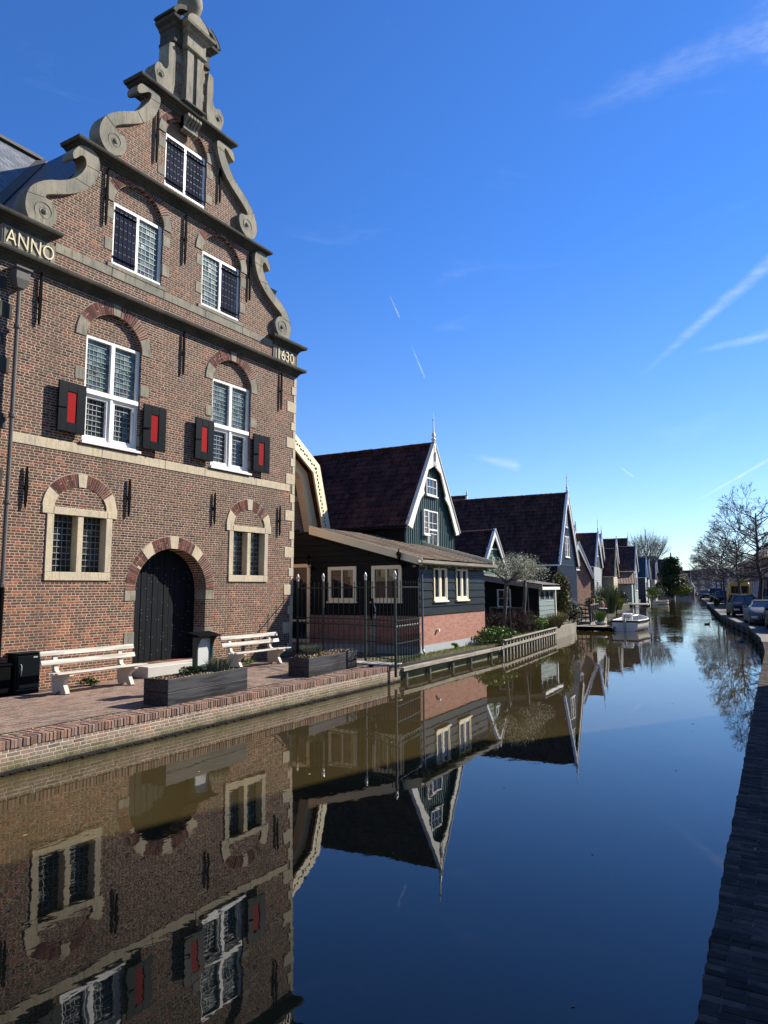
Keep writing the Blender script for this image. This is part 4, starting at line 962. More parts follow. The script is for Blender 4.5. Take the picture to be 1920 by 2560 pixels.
# hand pump
hp = empty('hand_pump', (-12.0, 19.2, 0), .2, 'old hand pump with wooden post and black iron head behind the iron fence', 'pump')
MB().box((-.08, -.07, 0), (.08, .07, 1.08)).build('post', M['weathered_wood'], hp, bevel=.01)
b = MB(); b.tube([(-.04, 0, 1.0), (-.03, 0, 1.3), (0, 0, 1.5), (.0, 0, 1.78)], [.03, .04, .05, .04], 8); b.tube([(0, 0, 1.72), (-.1, 0, 1.82), (-.14, 0, 1.74)], .02, 6); b.tube([(0, 0, 1.35), (.12, 0, 1.33), (.14, 0, 1.25)], .025, 6); b.build('pump_head', M['iron'], hp)
MB().tube([(0, .02, 1.7), (.09, .04, 1.45), (.07, .04, 1.15)], [.018, .022, .018], 6).build('handle', M['steel'], hp)

# ---------------------------------------------------------------- black annex with a brown lean-to roof
AR = math.atan(.041)
an = empty('black_boarded_house', (-10.88, 20.17, 0), AR, 'low black boarded house with brown lean-to roof, cream trim and pink brick base', 'house')
AL, AD = 6.0, 5.4   # length along the canal, depth
MB().box((-AD, .01, -.1), (-.01, AL, .24)).build('plinth', plain('grey_cement', (.3, .32, .33), .8, var=.15), an)
MB().box((-AD + .02, .02, .24), (-.02, AL - .01, 1.2)).build('brick_base', M['pink_brick'], an)
def roofz(x): return 3.02 + (-x) * (4.2 - 3.02) / 4.1
wl = MB(); wl.plate([(-AD, 1.2), (-.06, 1.2), (-.06, roofz(-.06) - .12), (-4.1, roofz(-4.1) - .1), (-AD, roofz(-4.1) - .1)], .05, AL - .06, ax='y'); wl.build('wall_core', M['black_wood'], an)
# boards, near wall (faces the camera)
NW = [(-5.2, -4.18, .3, 2.97), (-3.42, -2.3, 1.66, 2.84), (-1.7, -.58, 1.66, 2.84)]
bb = MB(); z = 1.21
while z < 4.05:
    z1 = z + .2; x_end = -.03
    xr = -.02 if z1 < 2.9 else -(z1 + .14 - 3.02) / 1.18 * 4.1
    for a, b in sub_iv(-AD, xr, [(c - .005, d + .005) for c, d, e, f in NW if e < z + .1 < f]):
        bb.add([(a, .05, z), (b, .05, z), (b, .012, z), (a, .012, z), (a, .05, z1 - .004), (b, .05, z1 - .004), (b, .04, z1 - .004), (a, .04, z1 - .004)], [(0, 3, 2, 1), (4, 5, 6, 7), (3, 7, 6, 2), (0, 1, 5, 4), (1, 2, 6, 5), (0, 4, 7, 3)])
    z += .2
bb.build('weatherboard', M['black_wood'], an)
bb = MB(); z = 1.21; FW = [(1.18, 2.28), (3.1, 4.2)]
while z < 2.95:
    z1 = min(z + .27, 2.98)
    for a, b in sub_iv(.0, AL - .02, [(c + .03, d - .03) for c, d in FW if z + .12 > 1.62]):
        bb.add([(-.06, a, z), (-.06, b, z), (.012, b, z), (.012, a, z), (-.06, a, z1 - .006), (-.06, b, z1 - .006), (-.02, b, z1 - .006), (-.02, a, z1 - .006)], [(0, 3, 2, 1), (4, 5, 6, 7), (3, 7, 6, 2), (0, 1, 5, 4), (1, 2, 6, 5), (0, 4, 7, 3)])
    z += .27
bb.build('weatherboard', M['black_wood_y'], an)
for a, b in FW:
    w = simple_window(an, a, b, 1.66, 2.84, -.03, 1, 'x', .07, [(a + b) / 2], fm=M['cream_paint'], out=.06, mb_w=.05, seed=3)
    f = MB()
    for c, d in ((a + .07, (a + b) / 2 - .05), ((a + b) / 2 + .05, b - .07)): f.plate(rect(c + .003, d - .003, 1.735, 2.765), .012, -.018, [rect(c + .05, d - .05, 1.79, 2.71)])
    f.build('sash', M['white_paint'], w)
for k, (a, b, c, d) in enumerate(NW[1:]):
    simple_window(an, a, b, c, d, .03, -1, 'y', .12, [(a + b) / 2], fm=M['cream_paint'], out=.06, mb_w=.03, seed=5 + k)
dw = simple_window(an, -5.2, -4.18, .25, 2.97, .03, -1, 'y', .12, [], [1.0], fm=M['cream_paint'], out=.06, sill=False, seed=9, name='door')
MB().box((-4.18 + .0, -.02, .25), (-4.17, .0, .3)).build('door_handle', M['steel'], dw)
# corner boards / sockets at the near corner
MB().box((-.06, -.01, 1.2), (.016, .05, 2.95)).build('corner_board', M['black_wood'], an)
# roof
def relief_roof(name, parent, P0, eu, ev, L, Hs, pan, course, mat, amp=.03, lip=.035, nrm=None, ns=6, flat=False):
    """P0 corner at the eaves, eu along the eaves, ev up the slope"""
    P0, eu, ev = Vector(P0), Vector(eu).normalized(), Vector(ev).normalized(); nn = nrm or eu.cross(ev).normalized()
    us = [L * i / max(1, int(L / pan * ns)) for i in range(int(L / pan * ns) + 1)]; vs = []; r = random.Random(int(L * 31))
    nr = int(math.ceil(Hs / course)); rows = []
    for j in range(nr):
        rows += [(j * course, lip), (min(Hs, (j + 1) * course) - .004, 0.)]
    jit = [[r.gauss(0, .004) for _ in range(nr)] for _ in range(int(L / pan) + 2)]
    for v, l in rows:
        for u in us:
            k = u / pan; fr_ = k % 1; j = int(v / course + .0001); j = min(j, nr - 1)
            if flat: h = 0. if .04 < fr_ < .96 else -.012
            else: h = amp * (math.sin(2 * PI * k) + .35 * math.sin(4 * PI * k + .8))
            vs.append(P0 + eu * u + ev * v + nn * (h + l + jit[int(k)][j]))
    n = len(us); mb = MB().add(vs, [(j * n + i, j * n + i + 1, (j + 1) * n + i + 1, (j + 1) * n + i) for j in range(len(rows) - 1) for i in range(n - 1)])
    return mb.build(name, mat, parent, fix=False)
zt, zb = 4.2, 2.98; sl = Vector((-4.25, 0, zt - zb))
relief_roof('tiled_roof', an, (.22, -.13, zb + .03), (0, 1, 0), sl, AL + .5, sl.length, .25, .17, M['tiles_tan'], flat=True, lip=.03, nrm=Vector((zt - zb, 0, 4.25)).normalized(), ns=8)
MB().plate([(.2, zb - .1), (.2, zb + .02), (-4.05, zt + .0), (-4.05, zt - .12)], -.1, AL + .35, ax='y').build('roof_deck', M['black_wood'], an)
bg_ = MB(); bg_.plate([(.24, zb - .17), (.24, zb + .07), (-4.12, zt + .09), (-4.12, zt - .2)], -.17, -.135, ax='y'); bg_.build('barge_board', M['cream_paint'], an, bevel=.004)
bg_ = MB(); bg_.plate([(.24, zb - .1), (.24, zb + .19), (-4.12, zt + .2), (-4.12, zt - .1)], AL + .37, AL + .42, ax='y'); bg_.build('barge_board', M['cream_paint'], an, bevel=.004)
gt = MB(); gt.loft([[(.2, y, zb + .0), (.2, y, zb - .1), (.24, y, zb - .14), (.33, y, zb - .14), (.37, y, zb - .1), (.38, y, zb + .0), (.36, y, zb + .0), (.34, y, zb - .09), (.24, y, zb - .09), (.22, y, zb)] for y in (-.42, AL + .5)]); gt.build('gutter', M['weathered_wood'], an)
ek = MB(); y = .1
while y < AL + .3: ek.box((-.05, y, zb - .22), (.2, y + .07, zb - .11)); y += .52
ek.box((-.2, .03, zb - .21), (-.03, AL, zb - .15)); ek.pieces('rafter_end', M['weathered_wood'], an)
dp = MB(); dp.tube([(.28, .0, zb - .14), (.26, .05, zb - .28), (.06, .18, zb - .45), (.06, .18, .15), (.14, .12, .03)], .035, 8); dp.build('rain_pipe', plain('grey_pvc_pipe', (.1, .12, .14), .4), an)
v = MB(); v.tube([(.0, 1.45, .68), (.08, 1.45, .68)], .05, 8); v.build('flue_outlet', M['white_paint'], an)
def wall_lantern(loc, label):
    e_ = empty('wall_lantern', loc, AR, label, 'lantern', 'black lanterns on the black wall')
    b = MB(); b.tube([(0, 0, 0), (0, -.08, -.05), (-.02, -.22, .02), (-.02, -.25, .1)], .014, 5); b.lathe([(.03, -.08), (.05, -.03), (.05, .03), (.03, .08)], (0, -.01, -.02), 8); b.build('bracket', M['iron'], e_)
    f = MB(); f.lathe([(.045, .1), (.05, .12), (.085, .3), (.095, .31), (.1, .33), (.05, .4), (.02, .42), (.03, .45), (.005, .52)], (-.02, -.25, 0), 6)
    for k in range(6):
        pass
    f.build('lamp_cap', M['iron'], e_)
    MB().lathe([(.048, .125), (.084, .295)], (-.02, -.252, 0), 6).build('glass', M['window_glass'], e_)
wall_lantern((-14.9, 19.97, 2.82), 'black wall lantern on the black house between its door and its left window')
wall_lantern((-11.4, 20.12, 2.86), 'black wall lantern on the black house near its right front corner')

# ---------------------------------------------------------------- brick house with the gambrel gable, between town hall and black annex
gb = empty('gambrel_brick_house', (-17.6, 19.5, 0), 0, 'dark brick house with cream toothed gambrel bargeboard just behind the town hall', 'house')
prof = [(-4.2, 3.7), (-4.1, 4.6), (-3.2, 6.9), (0, 8.9), (3.2, 6.9), (4.1, 4.7), (4.2, 3.7)]
MB().plate([(-4.0, 0), (-4.0, 3.7), (-3.75, 4.6), (-2.95, 6.75), (0, 8.6), (2.95, 6.75), (3.75, 4.6), (3.8, 3.7), (3.8, 0)], 0, -9).build('wall', M['brick_side'], gb)
ro = MB()
outp = [(-4.15, 4.5), (-3.4, 7.0), (0, 9.15), (3.4, 7.0), (4.15, 4.5)]; inp_ = [(-3.9, 4.5), (-3.1, 6.8), (0, 8.8), (3.1, 6.8), (3.9, 4.5)]
ro.plate(outp + inp_[::-1], .72, -9); ro.build('roof', M['tiles'], gb)
bz = MB(); o1 = [(-4.22, 4.42), (-3.44, 7.06), (0, 9.25), (3.44, 7.06), (4.22, 4.42)]; i1 = [(-3.72, 4.42), (-3.02, 6.72), (0, 8.62), (3.02, 6.72), (3.72, 4.42)]
bz.plate(o1 + i1[::-1], .80, .722); bz.build('barge_board', M['cream_paint'], gb)
tm = MB()
for (a, b) in zip([(p[0] * .96, p[1] - .06) for p in o1], [(p[0] * .96, p[1] - .06) for p in o1[1:]]):
    n = int(math.hypot(b[0] - a[0], b[1] - a[1]) / .14)
    for i in range(n):
        t = (i + .5) / n; y_, z_ = a[0] + (b[0] - a[0]) * t, a[1] + (b[1] - a[1]) * t; ang = math.atan2(b[1] - a[1], b[0] - a[0]); o_ = .12 + (.05 if i % 2 else 0)
        y_ += math.sin(ang) * o_ * (1 if y_ < 0 else 1); z_ -= math.cos(ang) * o_
        tm.obox((.806, y_, z_), (.01, 0, 0), (0, math.cos(ang) * .045, math.sin(ang) * .045), (0, -math.sin(ang) * .02, math.cos(ang) * .02))
tm.build('barge_board_teeth', M['dark_green'], gb)
so = MB(); so.plate([(-3.9, 4.4), (-3.1, 6.75), (0, 8.7), (3.1, 6.75), (3.9, 4.4), (3.4, 4.4), (2.75, 6.5), (0, 8.2), (-2.75, 6.5), (-3.4, 4.4)], .42, .05); so.build('soffit_board', M['cream_paint'], gb)
bm = MB(); bm.box((.3, 1.2, 3.62), (.42, 3.9, 3.92)); bm.build('fascia', M['cream_paint'], gb); MB().box((.02, 1.2, 0), (.3, 3.8, 3.6)).build('lower_front', M['black_wood'], gb)
for z_ in (2.0, 5.6): bm = MB(); bm.box((-.02, -3.5, z_), (.02, 3.5, z_ + .2)); bm.build('stone_band', M['sandstone'], gb)
# ---------------------------------------------------------------- wooden gable houses along the left bank
def boards_v(parent, hw, z0, zfun, wins, mat, x=0., step=.2, name='gable_boards'):
    """vertical boards with battens inside a gable outline"""
    mb = MB(); n = int(2 * hw / step)
    for i in range(n + 1):
        y = -hw + 2 * hw * i / n; zt = zfun(abs(y)) - .05
        if zt <= z0: continue
        for a, b in sub_iv(z0, zt, [(w[2], w[3]) for w in wins if w[0] - .03 < y < w[1] + .03]): mb.box((x, y - .018, a), (x + .03, y + .018, b))
    return mb.build(name, mat, parent)
def boards_h(parent, a, b, z0, z1, wins, mat, w, ax='x', sgn=1, step=.22, name='weatherboard'):
    mb = MB(); z = z0
    while z < z1 - .02:
        zt = min(z + step, z1)
        for p, q in sub_iv(a, b, [(u0, u1) for u0, u1, v0, v1 in [w_[:4] for w_ in wins] if v0 < (z + zt) / 2 < v1]):
            pr = [(w, z), (w + .03 * sgn, z), (w + .012 * sgn, zt - .005), (w, zt - .005)]
            if ax == 'x': mb.loft([[(u, p, v) for u, v in pr], [(u, q, v) for u, v in pr]])
            else: mb.loft([[(p, u, v) for u, v in pr], [(q, u, v) for u, v in pr]])
        z = zt
    return mb.build(name, mat, parent)
def finial(parent, z, h, x=.15, mat=None):
    b = MB(); b.loft([[(x - w, -w, zz), (x + w, -w, zz), (x + w, w, zz), (x - w, w, zz)] for w, zz in ((.06, z - .8), (.07, z - .1), (.05, z + .1), (.09, z + .16), (.03, z + .24), (.07, z + .34), (.025, z + .5), (.02, z + h * .75), (.05, z + h * .77), (.012, z + h * .8), (.008, z + h))])
    return b.build('finial', mat or M['white_paint'], parent)
def gable_house(name, loc, rz, hw, ze, za, depth, label, front, side, roofm, trim, wins=(), bw=.3, fin=1.0, flare=0., lower=None, seed=0, relief=None, over=.35, side_ax='black', eave_drop=0., group=None, cat='house', side_wins=(), gutter=True, backfin=False):
    """local frame: x out of the gable, y along the canal. ze eaves height, za apex height"""
    h = empty(name, loc, rz, label, cat, group)
    zf = lambda y: za - (za - ze) * (y / hw)
    MB().plate([(-hw, -.5), (-hw, ze), (0, za), (hw, ze), (hw, -.5)], 0, -depth).build('wall', side, h)
    # cladding of the gable front
    if front is not None:
        fmat, style = front
        MB().plate([(-hw, ze - .2), (-hw, ze), (0, za), (hw, ze), (hw, ze - .2)], .012, -.02, [rect(w[0] + .02, w[1] - .02, w[2] + .02, w[3] - .02) for w in wins if w[2] > ze] if style == 'v' else ()).build('gable_front', fmat, h)
        if style == 'v': boards_v(h, hw - .12, ze - .18, zf, wins, fmat, .012)
        else:
            mb = MB(); z = ze - .2
            while z < za - .4:
                zt = z + .24; hy = min(hw, hw * (za - max(zt, ze)) / (za - ze)) - .03
                for p, q in sub_iv(-hy, hy, [(u0, u1) for u0, u1, v0, v1 in [w_[:4] for w_ in wins] if v0 < (z + zt) / 2 < v1]): mb.loft([[(u, p, v) for u, v in ((.012, z), (.045, z), (.02, zt), (.012, zt))], [(u, q, v) for u, v in ((.012, z), (.045, z), (.02, zt), (.012, zt))]])
                z = zt
            mb.build('gable_boards', fmat, h)
    if lower: boards_h(h, -hw, hw, -.3, ze - .2, wins, lower, .0)
    # roof slopes
    ln = math.hypot(hw, za - ze); k = 1 + over / ln
    for s in (-1, 1):
        ey, ez = s * hw * k, za - (za - ze) * k
        if relief and s < 0:
            relief_roof('tiled_roof', h, (-depth - .1, ey, ez + .08), (1, 0, 0), Vector((0, -ey, za - ez)), depth + .28, ln * k + .06, relief[0], relief[1], M['tiles_geo'], amp=.028, nrm=Vector((0, -(za - ez), -ey * -1)).normalized() if False else Vector((0, -(za - ez), abs(ey))).normalized())
            MB().add([(.18, 0, za + .03), (-depth, 0, za + .03), (-depth, ey, ez + .03), (.18, ey, ez + .03)], [(0, 1, 2, 3)]).build('roof_deck', M['black_wood'], h, fix=False)
        else:
            nn = Vector((0, s * (za - ze), hw)).normalized() * .09
            p = [(.18, 0, za), (-depth - .1, 0, za), (-depth - .1, ey, ez), (.18, ey, ez)]; q = [(a, b + nn.y * (1 if i > 1 else 0), c + (nn.z if i > 1 else .11)) for i, (a, b, c) in enumerate(p)]
            MB().add(p + q, [(0, 1, 2, 3), (4, 7, 6, 5), (0, 3, 7, 4), (3, 2, 6, 7), (2, 1, 5, 6)]).build('tiled_roof', roofm, h, fix=False)
    rd_ = MB(); x = .2; r = random.Random(seed)
    while x > -depth:
        rd_.tube([(x, 0, za + .09 + r.uniform(-.01, .01)), (x - .36, 0, za + .1 + r.uniform(-.01, .01))], [.12, .1], 8); x -= .34
    rd_.build('ridge_tiles', M['tiles_geo'] if relief else roofm, h)
    # barge boards
    for s in (-1, 1):
        ey, ez = hw * k, za - (za - ze) * k
        bo = [(0, za + .22), (s * ey, ez + .1)]
        dz = bw * 1.9
        inner = [(s * (ey - bw * 1.1), ez + .02), (0, za - dz)]
        if flare:
            L = lambda t, off: (s * (ey * t - off), za + .22 + (ez + .1 - za - .22) * t)
            inner = [(s * (ey - bw * 1.15), ez - .02), (s * (ey * .82 - bw * .95), za + (ez - za) * .82), (s * (ey * .66 - bw * .85), za + (ez - za) * .66), (s * (ey * .57 - bw * 1.25), za + (ez - za) * .585), (s * (ey * .55 - bw * .95), za + (ez - za) * .54), (s * (ey * .42 - bw * .55), za + (ez - za) * .43), (s * (ey * .3 - bw * .4), za + (ez - za) * .3), (s * .08, za + (ez - za) * .235), (0, za + (ez - za) * .225)]
        MB().plate(bo + inner, .24, .18).build('barge_board', trim, h, bevel=.004)
        MB().bar((.2, 0, za + .24), (.2, s * ey, ez + .12), .16, .03).build('barge_capping', trim, h)
    if fin: finial(h, za + .15, fin, .2, trim)
    for w in wins:
        simple_window(h, w[0], w[1], w[2], w[3], .02, 1, 'x', .06, w[5] if len(w) > 5 else (), (), w[4][0] if len(w) > 4 else 2, w[4][1] if len(w) > 4 else 3, out=.06, seed=seed + 1)
    for w in side_wins: simple_window(h, w[0], w[1], w[2], w[3], -hw, -1, 'y', .06, (), (), 2, 2, out=.06, seed=seed + 2)
    if gutter:
        ey, ez = -hw * k, za - (za - ze) * k; g_ = MB(); g_.box((-depth, ey - .1, ez - .03), (.18, ey, ez + .07)); g_.build('gutter', trim if gutter == 'trim' else M['black_wood'], h)
    return h
GA = math.atan(.05)
bl = gable_house('blue_green_gable_house', (-14.05, 27.3, 0), GA, 2.55, 4.75, 8.25, 9.0, 'house with blue-green board gable and white scalloped bargeboards behind the low black house',
    (M['gable_green'], 'v'), M['black_wood'], M['tiles'], M['cream_paint'] if False else plain('ivory_paint', (.74, .7, .6), .5, var=.06), [(-.55, .55, 6.08, 6.85, (3, 2))], bw=.36, fin=1.35, flare=1, relief=(.21, .29), over=.3, seed=21)
MB().box((-.1, -2.53, 3.1), (.011, 2.53, 4.55)).build('gable_front', M['gable_green'], bl); boards_v(bl, 2.45, 3.1, lambda y: 4.6, [(-.98, .62, 3, 5.5)], M['gable_green'], .012)
w = simple_window(bl, -.42, .6, 3.9, 5.42, .02, 1, 'x', .06, (), [4.6], 2, 3, out=.06, seed=31)
o = simple_window(bl, -.96, -.44, 4.35, 5.42, .05, 1, 'x', .06, (), (), 2, 4, out=.08, seed=33, name='open_casement')
MB().bar((.3, 0, 8.0), (.3, 0, 7.35), .05).build('pendant', M['white_paint'], bl)
bb_w = gable_house('wide_dark_roofed_house', (-14.05, 47.0, 0), GA, 2.55, 3.75, 8.28, 9.5, 'big house with wide dark tiled roof and grey-blue board gable with tall thin finial',
    (plain('grey_blue_boards', (.12, .165, .22), .6, var=.12, spec=.2), 'v'), M['black_wood'], M['tiles'], M['white_paint'], [(-.55, -.05, 4.1, 5.5, (1, 3)), (.05, .55, 4.1, 5.5, (1, 3)), (-.2, .2, 6.1, 7.1, (1, 2))], bw=.17, fin=1.35, relief=(.21, .3), over=.3, seed=22, gutter='trim')
boards_h(bb_w, -9, 0, .2, 3.5, (), M['black_wood'], -2.55, 'y', -1)
lowb = plain('grey_blue_low_boards', (.085, .12, .165), .6, var=.15, spec=.2); MB().box((.0, -2.55, 1.), (.02, 2.55, 3.6)).build('gable_front', lowb, bb_w); boards_v(bb_w, 2.5, 1., lambda y: 3.62, (), lowb, .02)
gg = gable_house('small_green_gable_house', (-15.03, 36.45, 0), -.06, 1.7, 2.75, 5.1, 6.5, 'small bright green gable edged in white, before the wide dark tiled roof',
    (plain('bright_green_boards', (.012, .09, .05), .5, var=.12), 'h'), M['black_wood'], M['tiles'], M['white_paint'], [], bw=.11, fin=0, relief=(.21, .3), over=.1, seed=23)
MB().box((.02, -.75, 4.18), (.07, .75, 4.25)).build('cross_rail', M['white_paint'], gg)
simple_window(gg, -.14, .14, 3.3, 3.75, .05, 1, 'x', .05, (), (), 1, 1, out=.05, seed=3)
# dark annex in front of the green gable, with a sloping grey fascia
sh = empty('dark_garden_shed', (-11.62, 34.0, 0), GA, 'low dark boarded shed with sloping grey fascia behind the two pleached trees', 'shed')
def sz(x): return 2.2 + (-x) * .155
MB().plate([(-3.6, -.1), (-3.6, sz(-3.6) - .1), (0, sz(0) - .1), (0, -.1)], 0, 2.9, ax='y').build('wall', M['black_wood'], sh)
boards_h(sh, -3.4, -.0, .3, 2.1, [(-2.12, -1.42, 1.12, 2.02)], M['black_wood'], .0, 'y', -1)
simple_window(sh, -2.1, -1.4, 1.12, 2.02, -.03, -1, 'y', .06, (), (), 2, 2, out=.06, seed=8)
MB().plate([(.3, sz(.3) - .16), (.3, sz(.3) + .06), (-3.5, sz(-3.5) + .06), (-3.5, sz(-3.5) - .18)], -.35, -.3, ax='y').build('fascia', plain('grey_fascia', (.3, .28, .25), .7, var=.2), sh)
MB().plate([(.3, sz(.3) + .07), (.3, sz(.3) + .1), (-3.6, sz(-3.6) + .12), (-3.6, sz(-3.6) + .07)], -.4, 3.0, ax='y').build('flat_roof', M['zinc'], sh)
f = MB(); f.box((.1, -.28, 1.98), (.3, 3.0, 2.12)); f.build('eaves_board', M['white_paint'], sh)
# boarded porch front with arched openings, facing the canal
gm = plain('grey_green_boards', (.14, .19, .18), .6, var=.15)
boards_h(sh, 0, 2.9, .3, 1.45, (), gm, .0)
ap = MB(); ap.plate(rect(0, 2.9, 1.46, 1.98), .03, -.0, [[(c - .36, 1.5), (c + .36, 1.5)] + ell(c, 1.68, .36, .24, 0, PI, 8) for c in (.55, 1.45, 2.38)]); ap.build('arched_panel', gm, sh)
MB().box((-.02, .1, 1.46), (-.005, 2.85, 1.96)).build('glass_pane', M['window_glass'], sh)
MB().box((-.1, 2.9, .1), (.08, 3.0, 2.05)).build('corner_post', M['white_paint'], sh)
fence_rail = MB(); fence_rail.bar((-13.6, 32.6, 1.15), (-12.0, 32.6, 1.13), .05); fence_rail.bar((-12.0, 32.6, 0), (-12.0, 32.6, 1.16), .06); fence_rail.bar((-13.6, 32.6, 0), (-13.6, 32.6, 1.18), .06)
tag(fence_rail.build('garden_rail', M['weathered_wood']), 'short grey wooden garden rail with a white knob in front of the dark shed', 'railing')

# more houses along the bank.  name, X, Y, rot, hw, ze, za, depth
BA = math.atan(.14)
gws = lambda n, c: plain(n, c, .55, var=.1)
gable_house('small_brick_gable', (-15.2, 53.4, 0), -.3, 1.75, 3.0, 5.3, 4.5, 'small weathered brick gable edged in white, just beyond the wide dark roof', None, brick_mat('weathered_brick', cols=[(0, (.12, .05, .032)), (.5, (.2, .085, .052)), (1, (.28, .14, .085))], cross=False, wob=.01), M['tiles'], M['white_paint'], [(-.2, .2, 3.4, 4.3, (1, 2))], bw=.16, fin=0, seed=40)
gable_house('grey_spired_house', (-18.5, 72.2, 0), BA, 3.0, 4.3, 7.4, 4.2, 'house with pale grey gable and thin spire above a red-brown side wall', (gws('pale_grey_boards', (.25, .27, .275)), 'v'), brick_mat('brown_side_brick', cols=[(0, (.09, .045, .035)), (1, (.15, .07, .05))], mortar=(.12, .08, .06), cross=False), M['tiles'], M['white_paint'], [(-.35, .35, 5.2, 6.3, (1, 3)), (-1.2, -.3, 1.2, 2.7, (2, 3))], bw=.2, fin=1.5, lower=gws('whitewashed_boards', (.27, .28, .27)), seed=41, gutter='trim')
gable_house('cream_gable_house', (-20.9, 90, 0), BA, 2.6, 3.6, 6.7, 4, 'cream yellow boarded house with a dark roof and a skylight, fourth gable along the water', (gws('cream_boards', (.42, .37, .24)), 'v'), gws('cream_side_boards', (.3, .265, .18)), M['tiles'], plain('cream_trim', (.6, .54, .38), .5), [(-.22, .22, 4.3, 5.3, (1, 2))], bw=.18, fin=1.2, lower=gws('cream_low_boards', (.42, .37, .24)), seed=42, gutter='trim')
h5 = gable_house('grey_green_house', (-22.6, 110, 0), BA, 3.6, 4.6, 8.0, 9, 'grey-green boarded house with broad dark roof and red pantiled lean-to at the water', (gws('grey_boards', (.22, .24, .235)), 'h'), gws('grey_green_side', (.2, .25, .23)), M['tiles'], M['white_paint'], [(-.5, .5, 5.2, 6.8, (2, 3)), (-1.8, -.2, 1.6, 3.6, (3, 2)), (.2, 1.8, 1.6, 3.6, (3, 2))], bw=.22, fin=1.0, lower=gws('grey_low_boards', (.22, .245, .245)), seed=43, gutter='trim')
MB().plate([(-3.7, 4.0), (-3.7, 4.15), (-6.6, 2.6), (-6.6, 2.45)], .3, -5, ax='x').build('lean_to_roof', M['tiles_red'], h5)
boards_h(h5, -6.2, -3.65, -.2, 2.6, (), gws('pale_green_boards', (.3, .36, .3)), -.2); MB().box((-5, -6.2, -.3), (-.2, -3.62, 2.6)).build('lean_to_wall', gws('pale_green_side', (.2, .24, .2)), h5)
gable_house('slim_green_house', (-25.6, 133, 0), BA, 2.6, 4.0, 7.2, 6, 'slim pale green boarded gable with a dark blue side wall beyond the grey-green house', (gws('pale_green_gable', (.27, .31, .29)), 'h'), gws('dark_blue_boards', (.02, .03, .042)), gws('dark_blue_roof', (.02, .03, .042)), M['white_paint'], [(-.4, .4, 4.9, 6, (2, 2)), (-1.2, 1.2, 1.6, 3, (4, 2))], bw=.2, fin=0, lower=gws('pale_green_low', (.27, .31, .29)), seed=44, gutter='trim')
gable_house('white_edged_house', (-27.2, 144, 0), BA, 2.8, 3.8, 7.1, 6, 'white edged gable half hidden behind the slim pale green gable', (gws('white_boards', (.38, .38, .36)), 'h'), gws('white_side', (.4, .4, .38)), M['tiles'], M['white_paint'], [(-.3, .3, 4.8, 5.8, (1, 2))], bw=.2, fin=0, lower=gws('white_low', (.38, .38, .36)), seed=45)
gable_house('red_roofed_house', (-29.6, 164, 0), BA, 3.0, 3.9, 7.3, 5.5, 'white walled house with a red-brown roof beside the dark conifer', (gws('white_boards_b', (.38, .38, .36)), 'h'), gws('white_side_b', (.5, .49, .46)), tiles('red_brown_tiles', [(0, (.07, .03, .026)), (1, (.13, .055, .045))]), M['white_paint'], [(-.3, .3, 4.8, 5.8, (1, 2))], bw=.2, fin=0, lower=gws('white_low_b', (.38, .38, .36)), seed=46, gutter='trim')
# roofs standing behind the first row
for nm, x, y, hw, ze, za, d, lb, fin in (
    ('rear_house', -28.2, 62, 3.2, 6, 10.8, 6, 'dark roof with a white gable tip peeping over the wide dark roof on its left', .3),
    ('rear_house', -20.7, 72, 2.6, 5.0, 8.2, 4, 'small dark roof tip directly right of the tall finial of the wide dark roofed house', .5),
    ('rear_house', -21.6, 86, 2.6, 5.2, 8.3, 5, 'dark roof with a white edge and thin spire right behind the spired grey house', 1.0),
    ('rear_house', -24.0, 104, 3.0, 5.4, 8.8, 5, 'low dark roof with two white gable edges behind the cream gable', .4),
    ('rear_house', -25.4, 118, 3.0, 6.2, 9.8, 7, 'reddish roof with a thin spire above the grey-green house', 1.0),
    ('rear_house', -31.5, 176, 4.0, 5.5, 9.2, 12, 'dark red roof behind the conifer, below the pollarded tree', .0),
    ('rear_house', -29.8, 190, 3.6, 5.2, 8.9, 8, 'dark roof with a thin spire right of the conifer top', 1.6),
    ('rear_house', -30.5, 222, 4.0, 3.5, 6.6, 9, 'low dark house with white trim right of the yellow-green bush', .0)):
    gable_house(nm, (x, y, 0), BA, hw, ze, za, d, lb, (gws('pale_rear_boards', (.4, .4, .38)), 'v'), gws('rear_wall', (.25, .2, .17)), M['tiles'], M['white_paint'], [(-.4, .4, ze + .5, ze + 1.7, (2, 2))], bw=.22, fin=fin, seed=int(y), gutter=False, group='roofs behind the first row of houses')
# the row that closes the canal
def row_house(name, x, y, w, d, ze, za, wall, roof, label, cols, group, rz=0.):
    h = empty(name, (x, y, 0), rz, label, 'house', group)
    MB().box((-w / 2, 0, -.5), (w / 2, d, ze)).build('wall', wall, h)
    MB().loft([[(-w / 2 - .1, -.4, ze - .05), (-w / 2 - .1, d + .4, ze - .05), (-w / 2 - .1, d / 2, za)], [(w / 2 + .1, -.4, ze - .05), (w / 2 + .1, d + .4, ze - .05), (w / 2 + .1, d / 2, za)]]).build('roof', roof, h)
    MB().box((-w / 2, -.5, ze - .08), (w / 2, -.38, ze + .08)).build('gutter', M['white_paint'], h)
    for i in range(cols):
        c = -w / 2 + w * (i + .5) / cols
        for z in (1.0, 3.2):
            if z + 1.2 < ze: simple_window(h, c - .6, c + .6, z, z + 1.2, -.02, -1, 'y', .1, (), (), 2, 1, out=.06, seed=i)
    return h
rw = gws('brown_row_brick', (.2, .11, .085)); rt = gws('dark_row_tiles', (.07, .045, .042))
